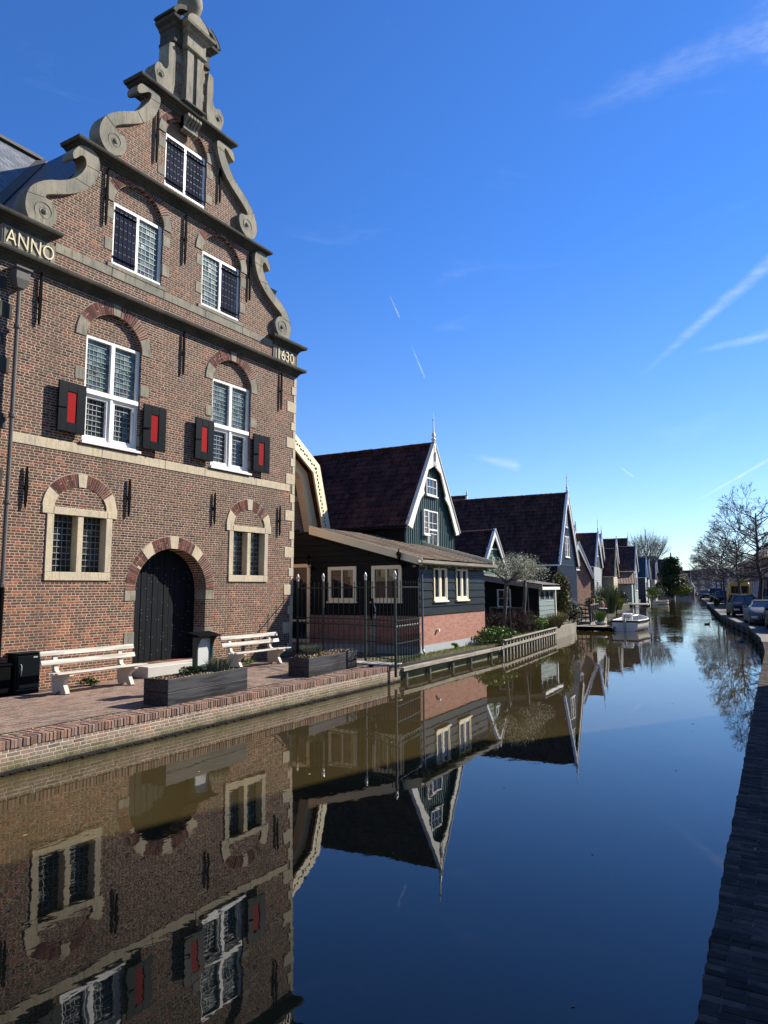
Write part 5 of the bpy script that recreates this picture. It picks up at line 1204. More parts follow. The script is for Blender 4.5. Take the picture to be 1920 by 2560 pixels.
for i, (x, y, w, ze, za, wall) in enumerate(((-44, 288, 16, 4.6, 8.4, rw), (-30, 284, 13, 5.2, 8.7, rw), (-18, 288, 12, 5.2, 8.6, gws('tan_row_brick', (.26, .17, .12))), (-5, 282, 14, 4.8, 8.0, rw))):
    row_house('terraced_house', x, y, w, 8, ze, za, wall, rt, ('brown brick terrace behind the conifer at the far end of the canal', 'brown brick house with long dark roof closing the end of the canal', 'tan brick house at the canal end left of the pale grey building', 'brown terrace at the canal end hidden behind the street trees')[i], 4, 'terrace closing the canal')
gable_house('white_gable_shed', (-33.5, 240, 0), .1 - PI / 2, 1.5, 2.2, 5.0, 4, 'small white pointed gable before the brown houses at the canal end', (gws('white_far_boards', (.55, .55, .53)), 'v'), gws('brown_far_side', (.13, .09, .07)), rt, M['white_paint'], [(-.3, .3, 3, 4, (1, 1))], bw=.2, fin=0, seed=60, gutter=False)
fb = empty('footbridge', (-33, 250, 0), .0, 'low footbridge with white railings crossing the far end of the canal', 'bridge')
MB().box((-8, -.8, .2), (8, .8, .45)).build('deck', M['weathered_wood'], fb); b = MB()
for s in (-.75, .75):
    for k in range(9): b.bar((-8 + 2 * k, s, .4), (-8 + 2 * k, s, 1.4), .09)
    b.bar((-8, s, 1.4), (8, s, 1.4), .1); b.bar((-8, s, .9), (8, s, .9), .07)
b.build('railing', M['white_paint'], fb)
# ---------------------------------------------------------------- right hand buildings
def big_house(name, pts, zt, wall, label, win, roof, za=None, cat='house'):
    """footprint polygon (world x, y); windows on the canal side edge pts[0]-pts[1]"""
    ox, oy = pts[0]; h = empty(name, (ox, oy, 0), 0, label, cat)
    L = [(x - ox, y - oy) for x, y in pts]; cx = sum(p[0] for p in L) / len(L); cy = sum(p[1] for p in L) / len(L)
    MB().loft([[(x, y, -.1) for x, y in L], [(x, y, zt) for x, y in L]]).build('wall', wall, h)
    e = lambda x, y, k: (cx + (x - cx) * k, cy + (y - cy) * k)
    if za: MB().loft([[(*e(x, y, 1.05), zt - .05) for x, y in L], [(*e(x, y, .25), za) for x, y in L]]).build('roof', roof, h)
    MB().loft([[(*e(x, y, 1.03), zt - .1) for x, y in L], [(*e(x, y, 1.06), zt + .1) for x, y in L]]).build('eaves', M['white_paint'], h)
    dx, dy = L[1][0], L[1][1]; ln = math.hypot(dx, dy); a = math.atan2(-dx, dy)
    hs = bpy.data.objects.new('window_group', None)
    wins = []
    n = max(2, int(ln / 2.6))
    for i in range(n):
        t = (i + .5) / n * ln
        for z in win:
            o = simple_window(h, t - .55, t + .55, z, z + 1.6, -.02, -1, 'x', .08, (), (z + 1.1,), 2, 1, out=.06, seed=i)
            o.rotation_euler.z = a
    bpy.data.objects.remove(hs)
    return h
big_house('corner_town_house', [(2.1, 14.8), (4.95, 26.8), (16, 24.4), (13.3, 12)], 12.6, M['right_brick'], 'tall brown brick house beside the near right quay, shading the water', (1., 4.2, 7.4), M['tiles'])
big_house('street_house', [(1.6, 46), (-1.0, 62), (9, 64), (11, 47)], 5.2, M['right_brick'], 'brown brick house with tiled roof at the far right behind the trees', (1., ), M['tiles'], 8.2)
big_house('street_house', [(-4.3, 80), (-7.2, 100), (2, 102), (6, 81)], 4.9, M['right_brick'], 'red-brown brick house with a white eaves line behind the big bare tree', (1.,), M['tiles'], 8.0)
big_house('street_house', [(-8.2, 112), (-10.8, 130), (-2, 132), (0, 112)], 5.4, gws('plum_render', (.12, .05, .06)), 'dark plum coloured house between the yellow van and the big bare tree', (1.2,), M['tiles'], 7.6)
big_house('white_warehouse', [(-19.3, 185), (-24.0, 215), (-8, 215), (-6, 185)], 4.4, gws('pale_grey_render', (.42, .42, .44)), 'pale grey flat building behind the bare trees at the far end of the street', (1.2,), M['zinc'])
# ---------------------------------------------------------------- timber bank beyond the brick quay
rt_ = empty('timber_revetment', (-9.95, 17.4, 0), 0, 'weathered timber beam bank between the brick quay corner and the slatted palisade', 'bank edge')
def rel(pts, o): return [(p[0] - o[0], p[1] - o[1], p[2]) for p in pts]
o_ = (-9.95, 17.4)
b = MB(); r = random.Random(6); yy = 17.35
while yy < 25.3:
    y2 = min(yy + 2.6, 25.35); b.bar(rel([(ptx(LB, yy) + .02, yy, -.15)], o_)[0], rel([(ptx(LB, y2) + .02 + r.uniform(-.02, .02), y2 - .01, -.15 + r.uniform(-.01, .01))], o_)[0], .13, .11); yy = y2
b.build('beam', M['weathered_wood'], rt_, bevel=.01)
m_gb = wood('algae_boards', (.09, .1, .035), (.2, .19, .1), 'y', .8)
b = MB(); yy = 17.35
while yy < 25.3:
    y2 = min(yy + .9, 25.35); b.bar(rel([(ptx(LB, yy) - .12, yy, -.42)], o_)[0], rel([(ptx(LB, y2) - .12, y2 - .006, -.42)], o_)[0], .04, .34); yy = y2
b.build('board', m_gb, rt_)
b = MB()
for yy in (17.7, 19.2, 20.9, 22.4, 24.3): b.tube(rel([(ptx(LB, yy) - .03, yy, -.9), (ptx(LB, yy) - .03, yy, -.2)], o_), .055, 8)
b.pieces('pile', M['weathered_wood'], rt_)
wall_strip(rt_, 'earth_edge', LB, 17.3, 25.4, .0, -.9, -.16, M['ground'], .3, (-9.95, 17.4, 0))
pa = empty('timber_palisade', (-10.17, 25.4, 0), 0, 'slatted palisade of short grey piles with two pale rails standing in the water', 'palisade'); o_ = (-10.17, 25.4)
for zc, w, hh in ((.12, .11, .05), (-.13, .04, .1)):
    b = MB()
    for ya, yb in ((25.36, 28.5), (28.5, 31.8), (31.8, 34.9)): b.bar(rel([(ptx(LB, ya) + .07, ya, zc)], o_)[0], rel([(ptx(LB, yb) + .07, yb - .01, zc)], o_)[0], w, hh)
    b.build('rail', M['weathered_wood'], pa, bevel=.006)
for k in range(20):
    yy = 25.45 + k * .49; b = MB(); b.box((ptx(LB, yy) - o_[0] - .03, yy - o_[1] - .05, -.85), (ptx(LB, yy) - o_[0] + .045, yy - o_[1] + .05, .09)); b.build('pile', M['weathered_wood'], pa)
wall_strip(pa, 'earth_edge', LB, 25.4, 34.9, .02, -.9, -.28, plain('black_soil_face', (.02, .018, .012), .95, var=.4, nscale=10), .3, (-10.17, 25.4, 0))
pw = empty('stone_bank', (-11.2, 36, 0), 0, 'rough pale grey bank wall overhung by plants right of the palisade', 'bank edge')
wall_strip(pw, 'wall_face', LB, 34.9, 42.5, .06, -.9, .05, plain('dirty_bank_stone', (.17, .15, .11), .9, var=.5, nscale=2.5, bmp=.6), .4, (-11.2, 36, 0))

# ---------------------------------------------------------------- left bank planting
bush('green_shrub', (-10.6, 25.7, 0), (.7, 1.6, .35), 2600, .1, M['leaf'], 'green leafy shrub patch at the far corner of the black house above the timber bank', 'shrub', 12, 6, lobes=9)
bush('small_shrub', (-10.72, 22.5, 0), (.16, .22, .13), 420, .04, M['leaf_bright'], 'small bright green clump at the cement plinth of the black house', 'shrub', 13, 3, lobes=3)
bush('small_shrub', (-10.55, 24.2, 0), (.12, .35, .07), 200, .04, M['leaf'], 'flat green tuft beside the beam near the rain pipe corner', 'shrub', 14, 0, lobes=3)
for k, (x, y, s) in enumerate(((-12.6, 28.6, 1.), (-12.1, 30.8, 1.), (-11.9, 32.0, .9))):
    t = empty('bare_hedge', (x, y, 0), .05, ('brown twiggy hedge directly behind the green shrub patch', 'brown twiggy hedge between the two pleached tree trunks', 'brown twiggy hedge at the foot of the shed wall right of the second trunk')[k], 'hedge', 'bare brown hedges')
    h_ = MB(); rr = random.Random(50 + k); twigs(h_, (0, 0, .5), (.6, 1.25, .45), 1500, .3, .006, rr, .8); h_.build('twigs', M['dead_twig'], t, fix=False)
    h_ = MB(); leaves(h_, (0, 0, .5), (.62, 1.3, .55), 900, .05, rr, .0); h_.build('dry_leaves', M['dead_twig'], t, fix=False)
bush('green_shrub', (-11.75, 33.9, 0), (.5, .9, .42), 1600, .09, M['leaf_bright'], 'bright green shrub right of the brown hedges below the shed', 'shrub', 15, 5, lobes=7)
spray('long_grass', (-11.45, 35.6, .05), (.5, .9), 900, .75, island_mat('straw_grass', [(0, (.1, .1, .04)), (.5, (.22, .19, .09)), (1, (.34, .28, .16))], .8, 3, .2, 0), 'drooping straw coloured grass hanging over the bank wall', 'grass tuft', 16, rad=.012, lean=.9)
bush('yellow_shrub', (-12.2, 38.2, 0), (.6, .9, .5), 1300, .09, M['leaf_yellow'], 'yellow-green shrub at the end of the bank wall', 'shrub', 17, 4, lobes=6)
for k, (x, y, sd, lb) in enumerate(((-11.75, 29.6, 61, 'pleached tree with pale budding leaves, nearer of the two before the shed'), (-11.75, 32.0, 67, 'pleached tree with pale budding leaves, farther of the two before the shed'))):
    t = empty('pleached_tree', (x, y, 0), 0, lb, 'tree', 'pleached trees before the shed'); rr = random.Random(sd)
    tr, cr, lf = MB(), MB(), MB(); tr.tube([(0, 0, -.1), (.03, .05, .8), (.1, .1, 1.6), (.12, .16, 2.35)], [.12, .095, .085, .08], 8)
    for j in range(7):
        a = rr.uniform(0, 2 * PI); d = (math.cos(a) * .6, math.sin(a) * 1.3, rr.uniform(.1, .7)); grow(tr, cr, (.12, .16, 2.3 + rr.uniform(-.05, .1)), d, .75, .045, 3, rr, .75, .12, .6, 2, 3, .66, 1, .005)
    for v in cr.v[::5]:
        if rr.random() < .6: leaves(lf, v, (.12, .12, .1), 3, .06, rr, 0)
    for _ in range(13):
        leaves(lf, (rr.uniform(-.9, .9), rr.uniform(-1.5, 1.5), 2.45 + rr.uniform(.1, 1.0)), (.45, .55, .33), 150, .062, rr, 0)
    tr.build('trunk', M['bark'], t, True); cr.build('branches', M['bark_light'], t, fix=False); lf.build('crown', M['leaf_bud'], t, fix=False)
    s = MB(); s.tube([(.28, .25, -.05), (.18, .28, 2.3)], .022, 5); s.build('stake', M['weathered_wood'], t)
cl = bush('climbing_bush', (-12.3, 39.5, 0), (.62, .75, 1.75), 11000, .1, island_mat('olive_leaves', [(0, (.05, .05, .015)), (.6, (.13, .115, .04)), (1, (.24, .21, .08))], .7, 3, .2, 0), 'tall olive-brown climbing bush against the brick gable, between the shed and the white-flowered bush', 'bush', 18, 8, lobes=10, twn=60)
ps = MB(); ps.box((-12.45, 38.9, 1.0), (-12.38, 39.0, 2.5)); ps.box((-11.98, 39.9, 1.), (-11.9, 40.0, 2.5)); tag(ps.build('trellis_post', M['cream_paint']), 'pair of cream trellis posts inside the tall climbing bush', 'trellis')
wb = bush('camellia_bush', (-12.05, 41.2, 0), (.62, .8, .75), 3600, .085, M['leaf_dark'], 'rounded dark evergreen bush dotted with white blossom above the landing stage', 'bush', 19, 6, lobes=8)
bl2 = MB(); rr = random.Random(5)
for _ in range(8): leaves(bl2, (rr.uniform(-.35, .35), rr.uniform(-.45, .45), rr.uniform(.5, 1.3)), (.3, .4, .35), 90, .05, rr, .2)
bl2.build('blossom', M['blossom'], wb, fix=False)
# grass on the strip between house and water
gr = MB(); rr = random.Random(9)
for _ in range(9000):
    y = rr.uniform(17.6, 34.5); x = ptx(LB, y) - rr.uniform(.12, .85); l = rr.uniform(.015, .06) * (1.4 if rr.random() < .2 else 1); a = rr.uniform(0, PI); w = .006
    gr.add([(x - math.cos(a) * w, y - math.sin(a) * w, -.012), (x + math.cos(a) * w, y + math.sin(a) * w, -.012), (x + rr.gauss(0, .02), y + rr.gauss(0, .02), l)], [(0, 1, 2)])
tag(gr.build('grass', M['leaf_yellow'], fix=False), 'thin grass on the earth strip between the black house and the timber bank', 'grass', kind='stuff')
bush('rose_bush', (-13.3, 44.6, 0), (.45, .7, .6), 1500, .08, M['leaf_yellow'], 'loose yellowish shrub behind the landing stage below the brick gable', 'bush', 71, 5, lobes=5)
bush('garden_shrub', (-14.6, 57.5, 0), (.6, 1.0, .8), 1800, .11, M['leaf'], 'green garden shrub below the brick gable, left of the seated people', 'shrub', 72, 5, lobes=6)
bush('garden_shrub', (-18.6, 82.5, 0), (.9, 1.6, 1.0), 1800, .16, M['leaf_dark'], 'dark garden shrub at the foot of the cream gable house by the water', 'shrub', 73, 5, lobes=6)
spray('reed_clump', (-17.6, 76, -.2), (.6, 1.8), 700, 1.3, M['leaf_yellow'], 'low yellow-green reed fringe along the bank below the spired grey house', 'reeds', 74, rad=.02, lean=.5)
# landing stage with railing, people, table
dk = empty('landing_stage', (-11.6, 43.2, 0), -.1, 'dark low wooden landing stage at the water left of the white boat', 'landing stage')
MB().box((-.8, -.9, -.3), (1.6, 1.1, -.2)).build('deck', M['weathered_wood'], dk); b = MB()
for x in (-.7, .4, 1.5):
    for y in (-.8, 1.0): b.box((x - .06, y - .06, -.9), (x + .06, y + .06, -.3))
b.box((-.8, -.93, -.44), (1.6, -.9, -.21)); b.pieces('pile', M['iron'], dk)
td = empty('garden_terrace', (-13.0, 49, 0), BA, 'raised wooden garden terrace with a grey edge behind the landing stage', 'terrace')
MB().box((-3., -3.6, -.6), (.3, 6, -.06)).build('deck', M['weathered_wood'], td)
rl = empty('slat_railing', (-12.5, 46.5, 0), BA, 'dark grey wooden railing with crooked slats around the garden terrace', 'railing')
gw = plain('dark_grey_rail_wood', (.05, .045, .045), .8, var=.3); b = MB()
for k in range(10): b.bar((.2, -1.4 + k * .95, -.1), (.2, -1.4 + k * .95, .95), .09)
for z in (.2, .45, .7): b.bar((-1.6, -1.4, z), (.2, -1.4, z + .02), .08)
b.bar((.2, -1.4, .98), (.2, 3., .98), .08); b.bar((-1.6, -1.4, .98), (.2, -1.4, .98), .08)
for k in range(8): b.bar((-1.6 + k * .25, -1.4, -.1), (-1.6 + k * .25 + rng.uniform(-.05, .05), -1.4, 1.0), .05)
b.build('slats', gw, rl)
b = MB(); 
for k in range(9): b.bar((.25 - .03 * k, 3.4 + k * .5, -.1), (.25 - .03 * k, 3.4 + k * .5, 1.15), .08)
b.bar((.25, 3.3, 1.0), (0, 7.5, 1.0), .07); b.bar((.25, 3.3, .3), (0, 7.5, .3), .07); b.build('gate_bars', gw, rl)
gpz = empty('grass_pot', (-11.25, 44.2, -.2), 0, 'grey bowl of fresh bright green grass on the landing stage', 'plant pot')
MB().lathe([(.2, 0), (.32, .06), (.36, .18), (.3, .2)], (0, 0, 0), 12).build('pot', M['concrete'], gpz, True)
s = spray('grass_tuft', (0, 0, .15), (.28, .28), 700, .75, M['leaf_bright'], None, None, 20, rad=.01, lean=.35); s.parent = gpz
def person(loc, rz, label, shirt, hair, seat=.45):
    """seated figure grown from one skinned skeleton"""
    V = [(0, 0, seat + .1), (0, .0, seat + .32), (0, -.01, seat + .52), (0, -.02, seat + .64), (0, .0, seat + .76), (0, .01, seat + .86),
         (-.1, .02, seat + .08), (-.12, .42, seat + .07), (-.12, .46, .08), (-.12, .6, .04), (.1, .02, seat + .08), (.12, .42, seat + .07), (.12, .46, .08), (.12, .6, .04),
         (-.19, -.01, seat + .53), (-.25, .06, seat + .27), (-.14, .3, seat + .28), (-.1, .38, seat + .3), (.19, -.01, seat + .53), (.25, .06, seat + .27), (.14, .3, seat + .28), (.1, .38, seat + .3)]
    E_ = [(0, 1), (1, 2), (2, 3), (3, 4), (4, 5), (0, 6), (6, 7), (7, 8), (8, 9), (0, 10), (10, 11), (11, 12), (12, 13), (2, 14), (14, 15), (15, 16), (16, 17), (2, 18), (18, 19), (19, 20), (20, 21)]
    Rr = [.15, .14, .15, .055, .095, .08, .1, .07, .05, .045, .1, .07, .05, .045, .07, .05, .04, .035, .07, .05, .04, .035]
    me = bpy.data.meshes.new('person'); me.from_pydata(V, E_, []); o = bpy.data.objects.new('person_tmp', me); COL.objects.link(o)
    md = o.modifiers.new('skin', 'SKIN'); sv = me.skin_vertices[0].data
    for i, r in enumerate(Rr): sv[i].radius = (r, r)
    sv[0].use_root = True; o.modifiers.new('sub', 'SUBSURF').levels = 1
    me2 = bpy.data.meshes.new_from_object(o.evaluated_get(bpy.context.evaluated_depsgraph_get())); bpy.data.objects.remove(o)
    me2.materials.clear(); me2.materials.append(plain('skin_tone', (.5, .27, .19), .6)); me2.materials.append(shirt); me2.materials.append(plain('dark_trousers', (.03, .035, .05), .8))
    for p in me2.polygons:
        c = p.center; p.use_smooth = True
        if c.z > seat + .1 and c.z < seat + .6: p.material_index = 1
        if c.z <= seat + .16: p.material_index = 2
    r_ = bpy.data.objects.new('person', me2); COL.objects.link(r_); r_.location = loc; r_.rotation_euler.z = rz; tag(r_, label, 'person')
    hb = MB(); hb.lathe([(.09, -.02), (.115, .04), (.1, .1), (.05, .135)], (0, -.03, seat + .8), 10); hb.build('hair', hair, r_, True)
    return r_
hr1 = plain('blond_hair', (.35, .22, .1), .8); hr2 = plain('dark_hair', (.03, .02, .015), .8)
person((-12.95, 49.2, -.06), -2.0, 'seated person with light brown hair and bare shoulders, left one at the garden table', plain('pink_top', (.5, .25, .2), .8), hr1)
person((-12.7, 50.4, -.06), 2.4, 'seated person with dark hair at the garden table behind the slat railing', plain('pale_pink_top', (.45, .22, .18), .8), hr2)
tb = empty('garden_table', (-12.55, 49.6, -.06), 0, 'small garden table between the two seated people', 'table'); MB().lathe([(.4, .7), (.4, .73)], (0, 0, 0), 14).build('table_top', M['white_paint'], tb); b = MB(); b.tube([(0, 0, 0), (0, 0, .7)], .04, 6); b.build('leg', M['iron'], tb)
for k, (x, y, rz) in enumerate(((-12.97, 49.15, -2.), (-12.67, 50.45, 2.4))):
    ch = empty('garden_chair', (x, y, -.06), rz, ('dark garden chair under the left seated person', 'dark garden chair under the dark-haired seated person')[k], 'chair'); MB().box((-.22, -.2, .42), (.22, .24, .46)).build('seat', gw, ch)
    MB().box((-.22, -.26, .46), (.22, -.22, .9)).build('backrest', gw, ch)
    for sx in (-.2, .2):
        for sy in (-.18, .22): MB().box((sx - .02, sy - .02, 0), (sx + .02, sy + .02, .42)).build('leg', gw, ch)
bush('garden_shrub', (-14.0, 53.0, 0), (.5, .9, .75), 1500, .1, M['leaf_dark'], 'dark round clipped shrub in front of the cream gable house', 'shrub', 22, 4, lobes=5)
bush('garden_shrub', (-13.2, 52.0, 0), (.5, .8, .55), 1300, .1, M['leaf_yellow'], 'pale yellow-green shrub behind the garden table', 'shrub', 23, 4, lobes=5)
spray('reed_clump', (-15.1, 62, -.1), (.8, 1.4), 900, 2.4, island_mat('reed', [(0, (.06, .09, .03)), (.6, (.15, .18, .08)), (1, (.28, .28, .15))], .8, 3, .2, 0), 'tall pale green reed-like bamboo clump right of the slat railing', 'bamboo', 24, rad=.025, lean=.35)
bush('garden_shrub', (-16.6, 67, 0), (.8, 1.4, .9), 1500, .14, M['leaf'], 'green garden bush between the bamboo clump and the lean-to house', 'shrub', 25, 4, lobes=6)
bush('garden_shrub', (-15.8, 60, 0), (.7, 1.0, 1.1), 1500, .12, M['lavender'], 'grey-green tall shrub leaning against the spired grey house', 'shrub', 26, 4, lobes=6)
jt = empty('jetty', (-20.4, 101, 0), BA, 'small dark jetty at the grey-green house', 'jetty'); MB().box((-1, -3.4, -.28), (1.2, 4, -.15)).build('deck', M['weathered_wood'], jt); b = MB()
for y in (-3, 0, 3.5): b.box((1.0, y, -.9), (1.15, y + .15, -.28))
b.pieces('pile', M['iron'], jt)
def boat(name, loc, rz, L, Wd, H, label, hull, inner, group=None, console=False, rub=None):
    """bow towards +y"""
    b_ = empty(name, loc, rz, label, 'boat', group); n = 13; out, inn = [], []
    for i in range(n):
        t = i / (n - 1); w = Wd / 2 * (.82 + .18 * math.sin(min(1, t * 1.6) * PI / 2)) * (1 - max(0, (t - .55) / .45) ** 2.2 * .97); y = -L / 2 + L * t; sh = H * (1 + .28 * max(0, (t - .4) / .6) ** 2); k = -.08 + .3 * max(0, (t - .75) / .25) ** 2 * H
        pr = [(-1, 1), (-.97, .6), (-.86, .22), (-.5, .03), (0, 0), (.5, .03), (.86, .22), (.97, .6), (1, 1)]
        out.append([(a * w, y, k + (sh - k) * b) for a, b in pr]); inn.append([(a * w * .88, y * .965, max(.02, k + (sh - k) * b + .05 * (1 - b)) if b < 1 else sh - .015) for a, b in pr])
    m_h = MB(); m_h.loft(out, False, False); m_h.add([v for v in out[0]], [tuple(range(9))]); m_h.loft([[(o[0], o[-1], i_[-1], i_[0])[j] for j in range(4)] for o, i_ in zip([out[0]], [inn[0]])], False, False) if False else None
    m_h.build('hull', hull, b_, True, fix=False); mi = MB(); mi.loft(inn, False, False); mi.add([v for v in inn[0]], [tuple(range(9))]); mi.build('inner_hull', inner, b_, True, fix=False)
    g_ = MB()
    for s in (0, -1): g_.tube([Vector(o[s]) * .5 + Vector(i_[s]) * .5 + Vector((0, 0, .01)) for o, i_ in zip(out, inn)], .055 * Wd / 2, 6)
    g_.tube([out[0][0], out[0][-1]], .045 * Wd / 2, 6); g_.build('gunwale', rub or inner, b_, True)
    r_ = MB()
    for s in (0, -1): r_.tube([Vector(o[s]) * .8 + Vector(o[1 if s == 0 else -2]) * .2 + Vector((.02 if s else -.02, 0, 0)) for o in out], .05, 6)
    r_.tube([Vector(out[0][0]) * .85 + Vector(out[0][1]) * .15, Vector(out[0][-1]) * .85 + Vector(out[0][-2]) * .15], .055, 6); r_.build('rubbing_strake', M['iron'], b_)
    for y in ((-.28, .12) if not console else (.22,)): MB().box((-Wd * .4, L * y - .14, H * .55), (Wd * .4, L * y + .14, H * .55 + .05)).build('thwart', inner, b_)
    return b_
wh = plain('off_white_gelcoat', (.7, .68, .6), .3, var=.06, coat=.3)
b1 = boat('tender_boat', (-9.55, 44.9, -.46), .02, 4.3, 1.8, .6, 'white open boat with black rubbing strake and steering console at the landing stage', wh, wh, console=True)
c_ = MB(); c_.loft([[(-.3, -1.5, .1), (.3, -1.5, .1), (.3, -1.1, .1), (-.3, -1.1, .1)], [(-.3, -1.5, .95), (.3, -1.5, .95), (.26, -1.2, 1.02), (-.26, -1.2, 1.02)]]); c_.build('console', wh, b1, bevel=.03)
w_ = MB(); w_.tube([(.15 * math.cos(t), -1.56, .78 + .15 * math.sin(t)) for t in [2 * PI * k / 14 for k in range(15)]], .016, 5, False); w_.bar((-.14, -1.55, .78), (.14, -1.55, .78), .02); w_.tube([(0, -1.5, .78), (0, -1.58, .78)], .03, 6); w_.build('steering_wheel', M['iron'], b1)
w_ = MB(); w_.tube([(0, -2.25, -.35), (0, -2.23, .7)], .05, 6); w_.box((-.06, -2.3, .3), (.06, -2.16, .7)); w_.build('stern_post', M['concrete'], b1, bevel=.01)
w_ = MB(); w_.loft([[(-.68, -2.05, .46), (.68, -2.05, .46), (.66, -1.8, .46), (-.66, -1.8, .46)], [(-.68, -2.05, .51), (.68, -2.05, .51), (.66, -1.8, .51), (-.66, -1.8, .51)]]); w_.build('stern_seat', M['concrete'], b1)
b2_ = boat('rowing_boat', (-19.2, 110.5, -.46), -.35, 3.8, 1.2, .5, 'pale grey-green rowing boat lying across the canal edge in front of the garden bushes', plain('pale_green_hull', (.42, .44, .38), .5), plain('boat_inside', (.25, .2, .14), .7))
boat('motor_boat', (-33.0, 225, -.46), -.3, 6, 2.2, .9, 'dark motor boat moored by the far house near the end of the canal', gws('dark_hull', (.03, .035, .05)), M['concrete'])
bush('far_bush', (-22.3, 121, 0), (1.4, 2.4, 1.2), 1600, .2, M['leaf'], 'olive green bush left of the rowing boat', 'bush', 30, 4, lobes=6)
bush('far_bush', (-21.5, 114, 0), (.5, .9, .55), 700, .12, M['leaf_yellow'], 'yellow flowering shrub in a pot above the rowing boat', 'shrub', 31, 3, lobes=4)
bush('far_bush', (-24.0, 130, 0), (1.6, 2.6, 1.0), 1500, .2, M['lavender'], 'grey scrub bank right of the rowing boat', 'bush', 32, 4, lobes=6)
bush('far_bush', (-24.8, 142, 0), (1.3, 2.0, 1.9), 1400, .22, M['leaf_dark'], 'dark round bush at the left foot of the conifer', 'bush', 33, 4, lobes=6)
cf = empty('conifer', (-25.6, 160, 0), 0, 'broad dark green conifer with an uneven pointed top beside the far water', 'tree'); b = MB(); b.tube([(0, 0, -.2), (.1, 0, 4), (0, 0, 9.2)], [.35, .22, .03], 7); b.build('trunk', M['bark'], cf); lf = MB(); rr = random.Random(77)
for k in range(120):
    z = rr.uniform(.6, 8.0) ** 1.0; w = (1 - z / 9.3) ** .85 * 4.5; a = rr.uniform(0, 2 * PI); q = rr.uniform(.2, .95) * w
    leaves(lf, (math.cos(a) * q, math.sin(a) * q, z - q * .12), (1.1, 1.1, .7), 150, .3, rr, 0)
for k in range(10): leaves(lf, (rr.gauss(0, .12), rr.gauss(0, .12), 7.6 + k * .17), (.35 - k * .03, .35 - k * .03, .3), 40, .18, rr, 0)
lf.build('crown', M['leaf_dark'], cf, fix=False)
bush('yellow_green_bush', (-23.9, 160, 0), (2.6, 3.6, 1.7), 6500, .3, M['leaf_yellow'], 'large yellow-green bush overhanging the water right of the conifer', 'bush', 34, 5, lobes=12)
# pollarded tree far left
pt = empty('pollarded_tree', (-28.2, 150, 0), 0, 'large pollarded tree with a fan of thin upright bare branches above the roofs', 'tree'); rr = random.Random(12); tr, cr = MB(), MB()
tr.tube([(0, 0, -.2), (.1, 0, 3), (0, 0, 6.6)], [.5, .42, .42], 9)
for k in range(8):
    a = 2 * PI * k / 8 + rr.uniform(-.2, .2); e = Vector((math.cos(a) * rr.uniform(.8, 1.9), math.sin(a) * rr.uniform(.8, 1.9), 7.4 + rr.uniform(-.3, .9)))
    tr.tube([(0, 0, 6.2), e * .5 + Vector((0, 0, 3.4)), e], [.3, .24, .27], 7)
    for j in range(17):
        d = Vector((math.cos(a) * .45 + rr.gauss(0, .38), math.sin(a) * .45 + rr.gauss(0, .38), 1)).normalized(); l = rr.uniform(3.5, 6.2) * (1 - .25 * abs(d.x))
        p1 = e + d * l * .5 + Vector((rr.gauss(0, .12), rr.gauss(0, .12), 0)); p2 = e + d * l + Vector((0, 0, l * .12)); cr.tube([e, p1, p2], [.045, .026, .01], 4, False)
        for i in range(5):
            t = rr.uniform(.3, .9); q = e.lerp(p2, t); dd = (d + Vector((rr.gauss(0, .35), rr.gauss(0, .35), .1))).normalized(); cr.tube([q, q + dd * l * (1 - t) * .9], [.022, .01], 3, False)
tr.build('trunk', M['bark'], pt); cr.build('crown', M['bark_light'], pt, fix=False)
# ---------------------------------------------------------------- street trees on the right
def bare_tree(name, loc, H, R, label, seed, lean=0., group='bare street trees', fine=5):
    t = empty(name, loc, 0, label, 'tree', group); rr = random.Random(seed); tr, cr = MB(), MB()
    pts = [(0, 0, -.1)]; r0 = .17 * H / 9
    for k in range(1, 7): pts.append((rr.gauss(0, .05) + lean * k * .1, rr.gauss(0, .05), H * .86 * k / 6))
    tr.tube(pts, [r0 * (1.15 - .15 * k) for k in range(7)], 9)
    for k in range(32):
        t_ = .36 + .60 * k / 32 + rr.uniform(-.02, .02); i = min(5, int(t_ * 6)); P = Vector(pts[i]).lerp(Vector(pts[i + 1]), t_ * 6 - i)
        a = k * 2.4 + rr.uniform(-.4, .4); up = .15 + .75 * (t_ - .3)
        ln = R * (.62 if t_ < .4 else .56) * (1.05 - .55 * max(0, t_ - .45))
        grow(tr, cr, P, (math.cos(a), math.sin(a), up), ln, r0 * .42 * (1.15 - t_ * .6), 5, rr, .6, .05, .62, 2, 3, .64, 1, .009)
    # small dry fruits and buds that stay on the twigs
    lf = MB()
    for v in cr.v[::11]:
        if rr.random() < .3: leaves(lf, v, (.04, .04, .04), 1, .06, rr, 0)
    tr.build('trunk', M['bark_dark'], t); cr.build('crown', M['bark'], t, fix=False); lf.build('buds', M['dead_twig'], t, fix=False); return t
bare_tree('street_tree', (-3.45, 60, 0), 8.8, 3.0, 'tallest bare street tree with a dark trunk, rightmost behind the silver-grey convertible', 101)
bare_tree('street_tree', (-5.5, 68, 0), 7.2, 2.9, 'bare street tree whose trunk stands before the yellow van doors', 102, -.1)
bare_tree('street_tree', (-9.9, 98, 0), 6.9, 3.0, 'low bare street tree between the dark van and the small blue car', 108, -.1)
bare_tree('street_tree', (-8.6, 88, 0), 6.8, 3.0, 'bare street tree with a low crown behind the yellow van', 103, -.1)
bare_tree('street_tree', (-11.9, 112, 0), 7.2, 3.2, 'smaller bare street tree leaning towards the canal farther along', 104, -.2)
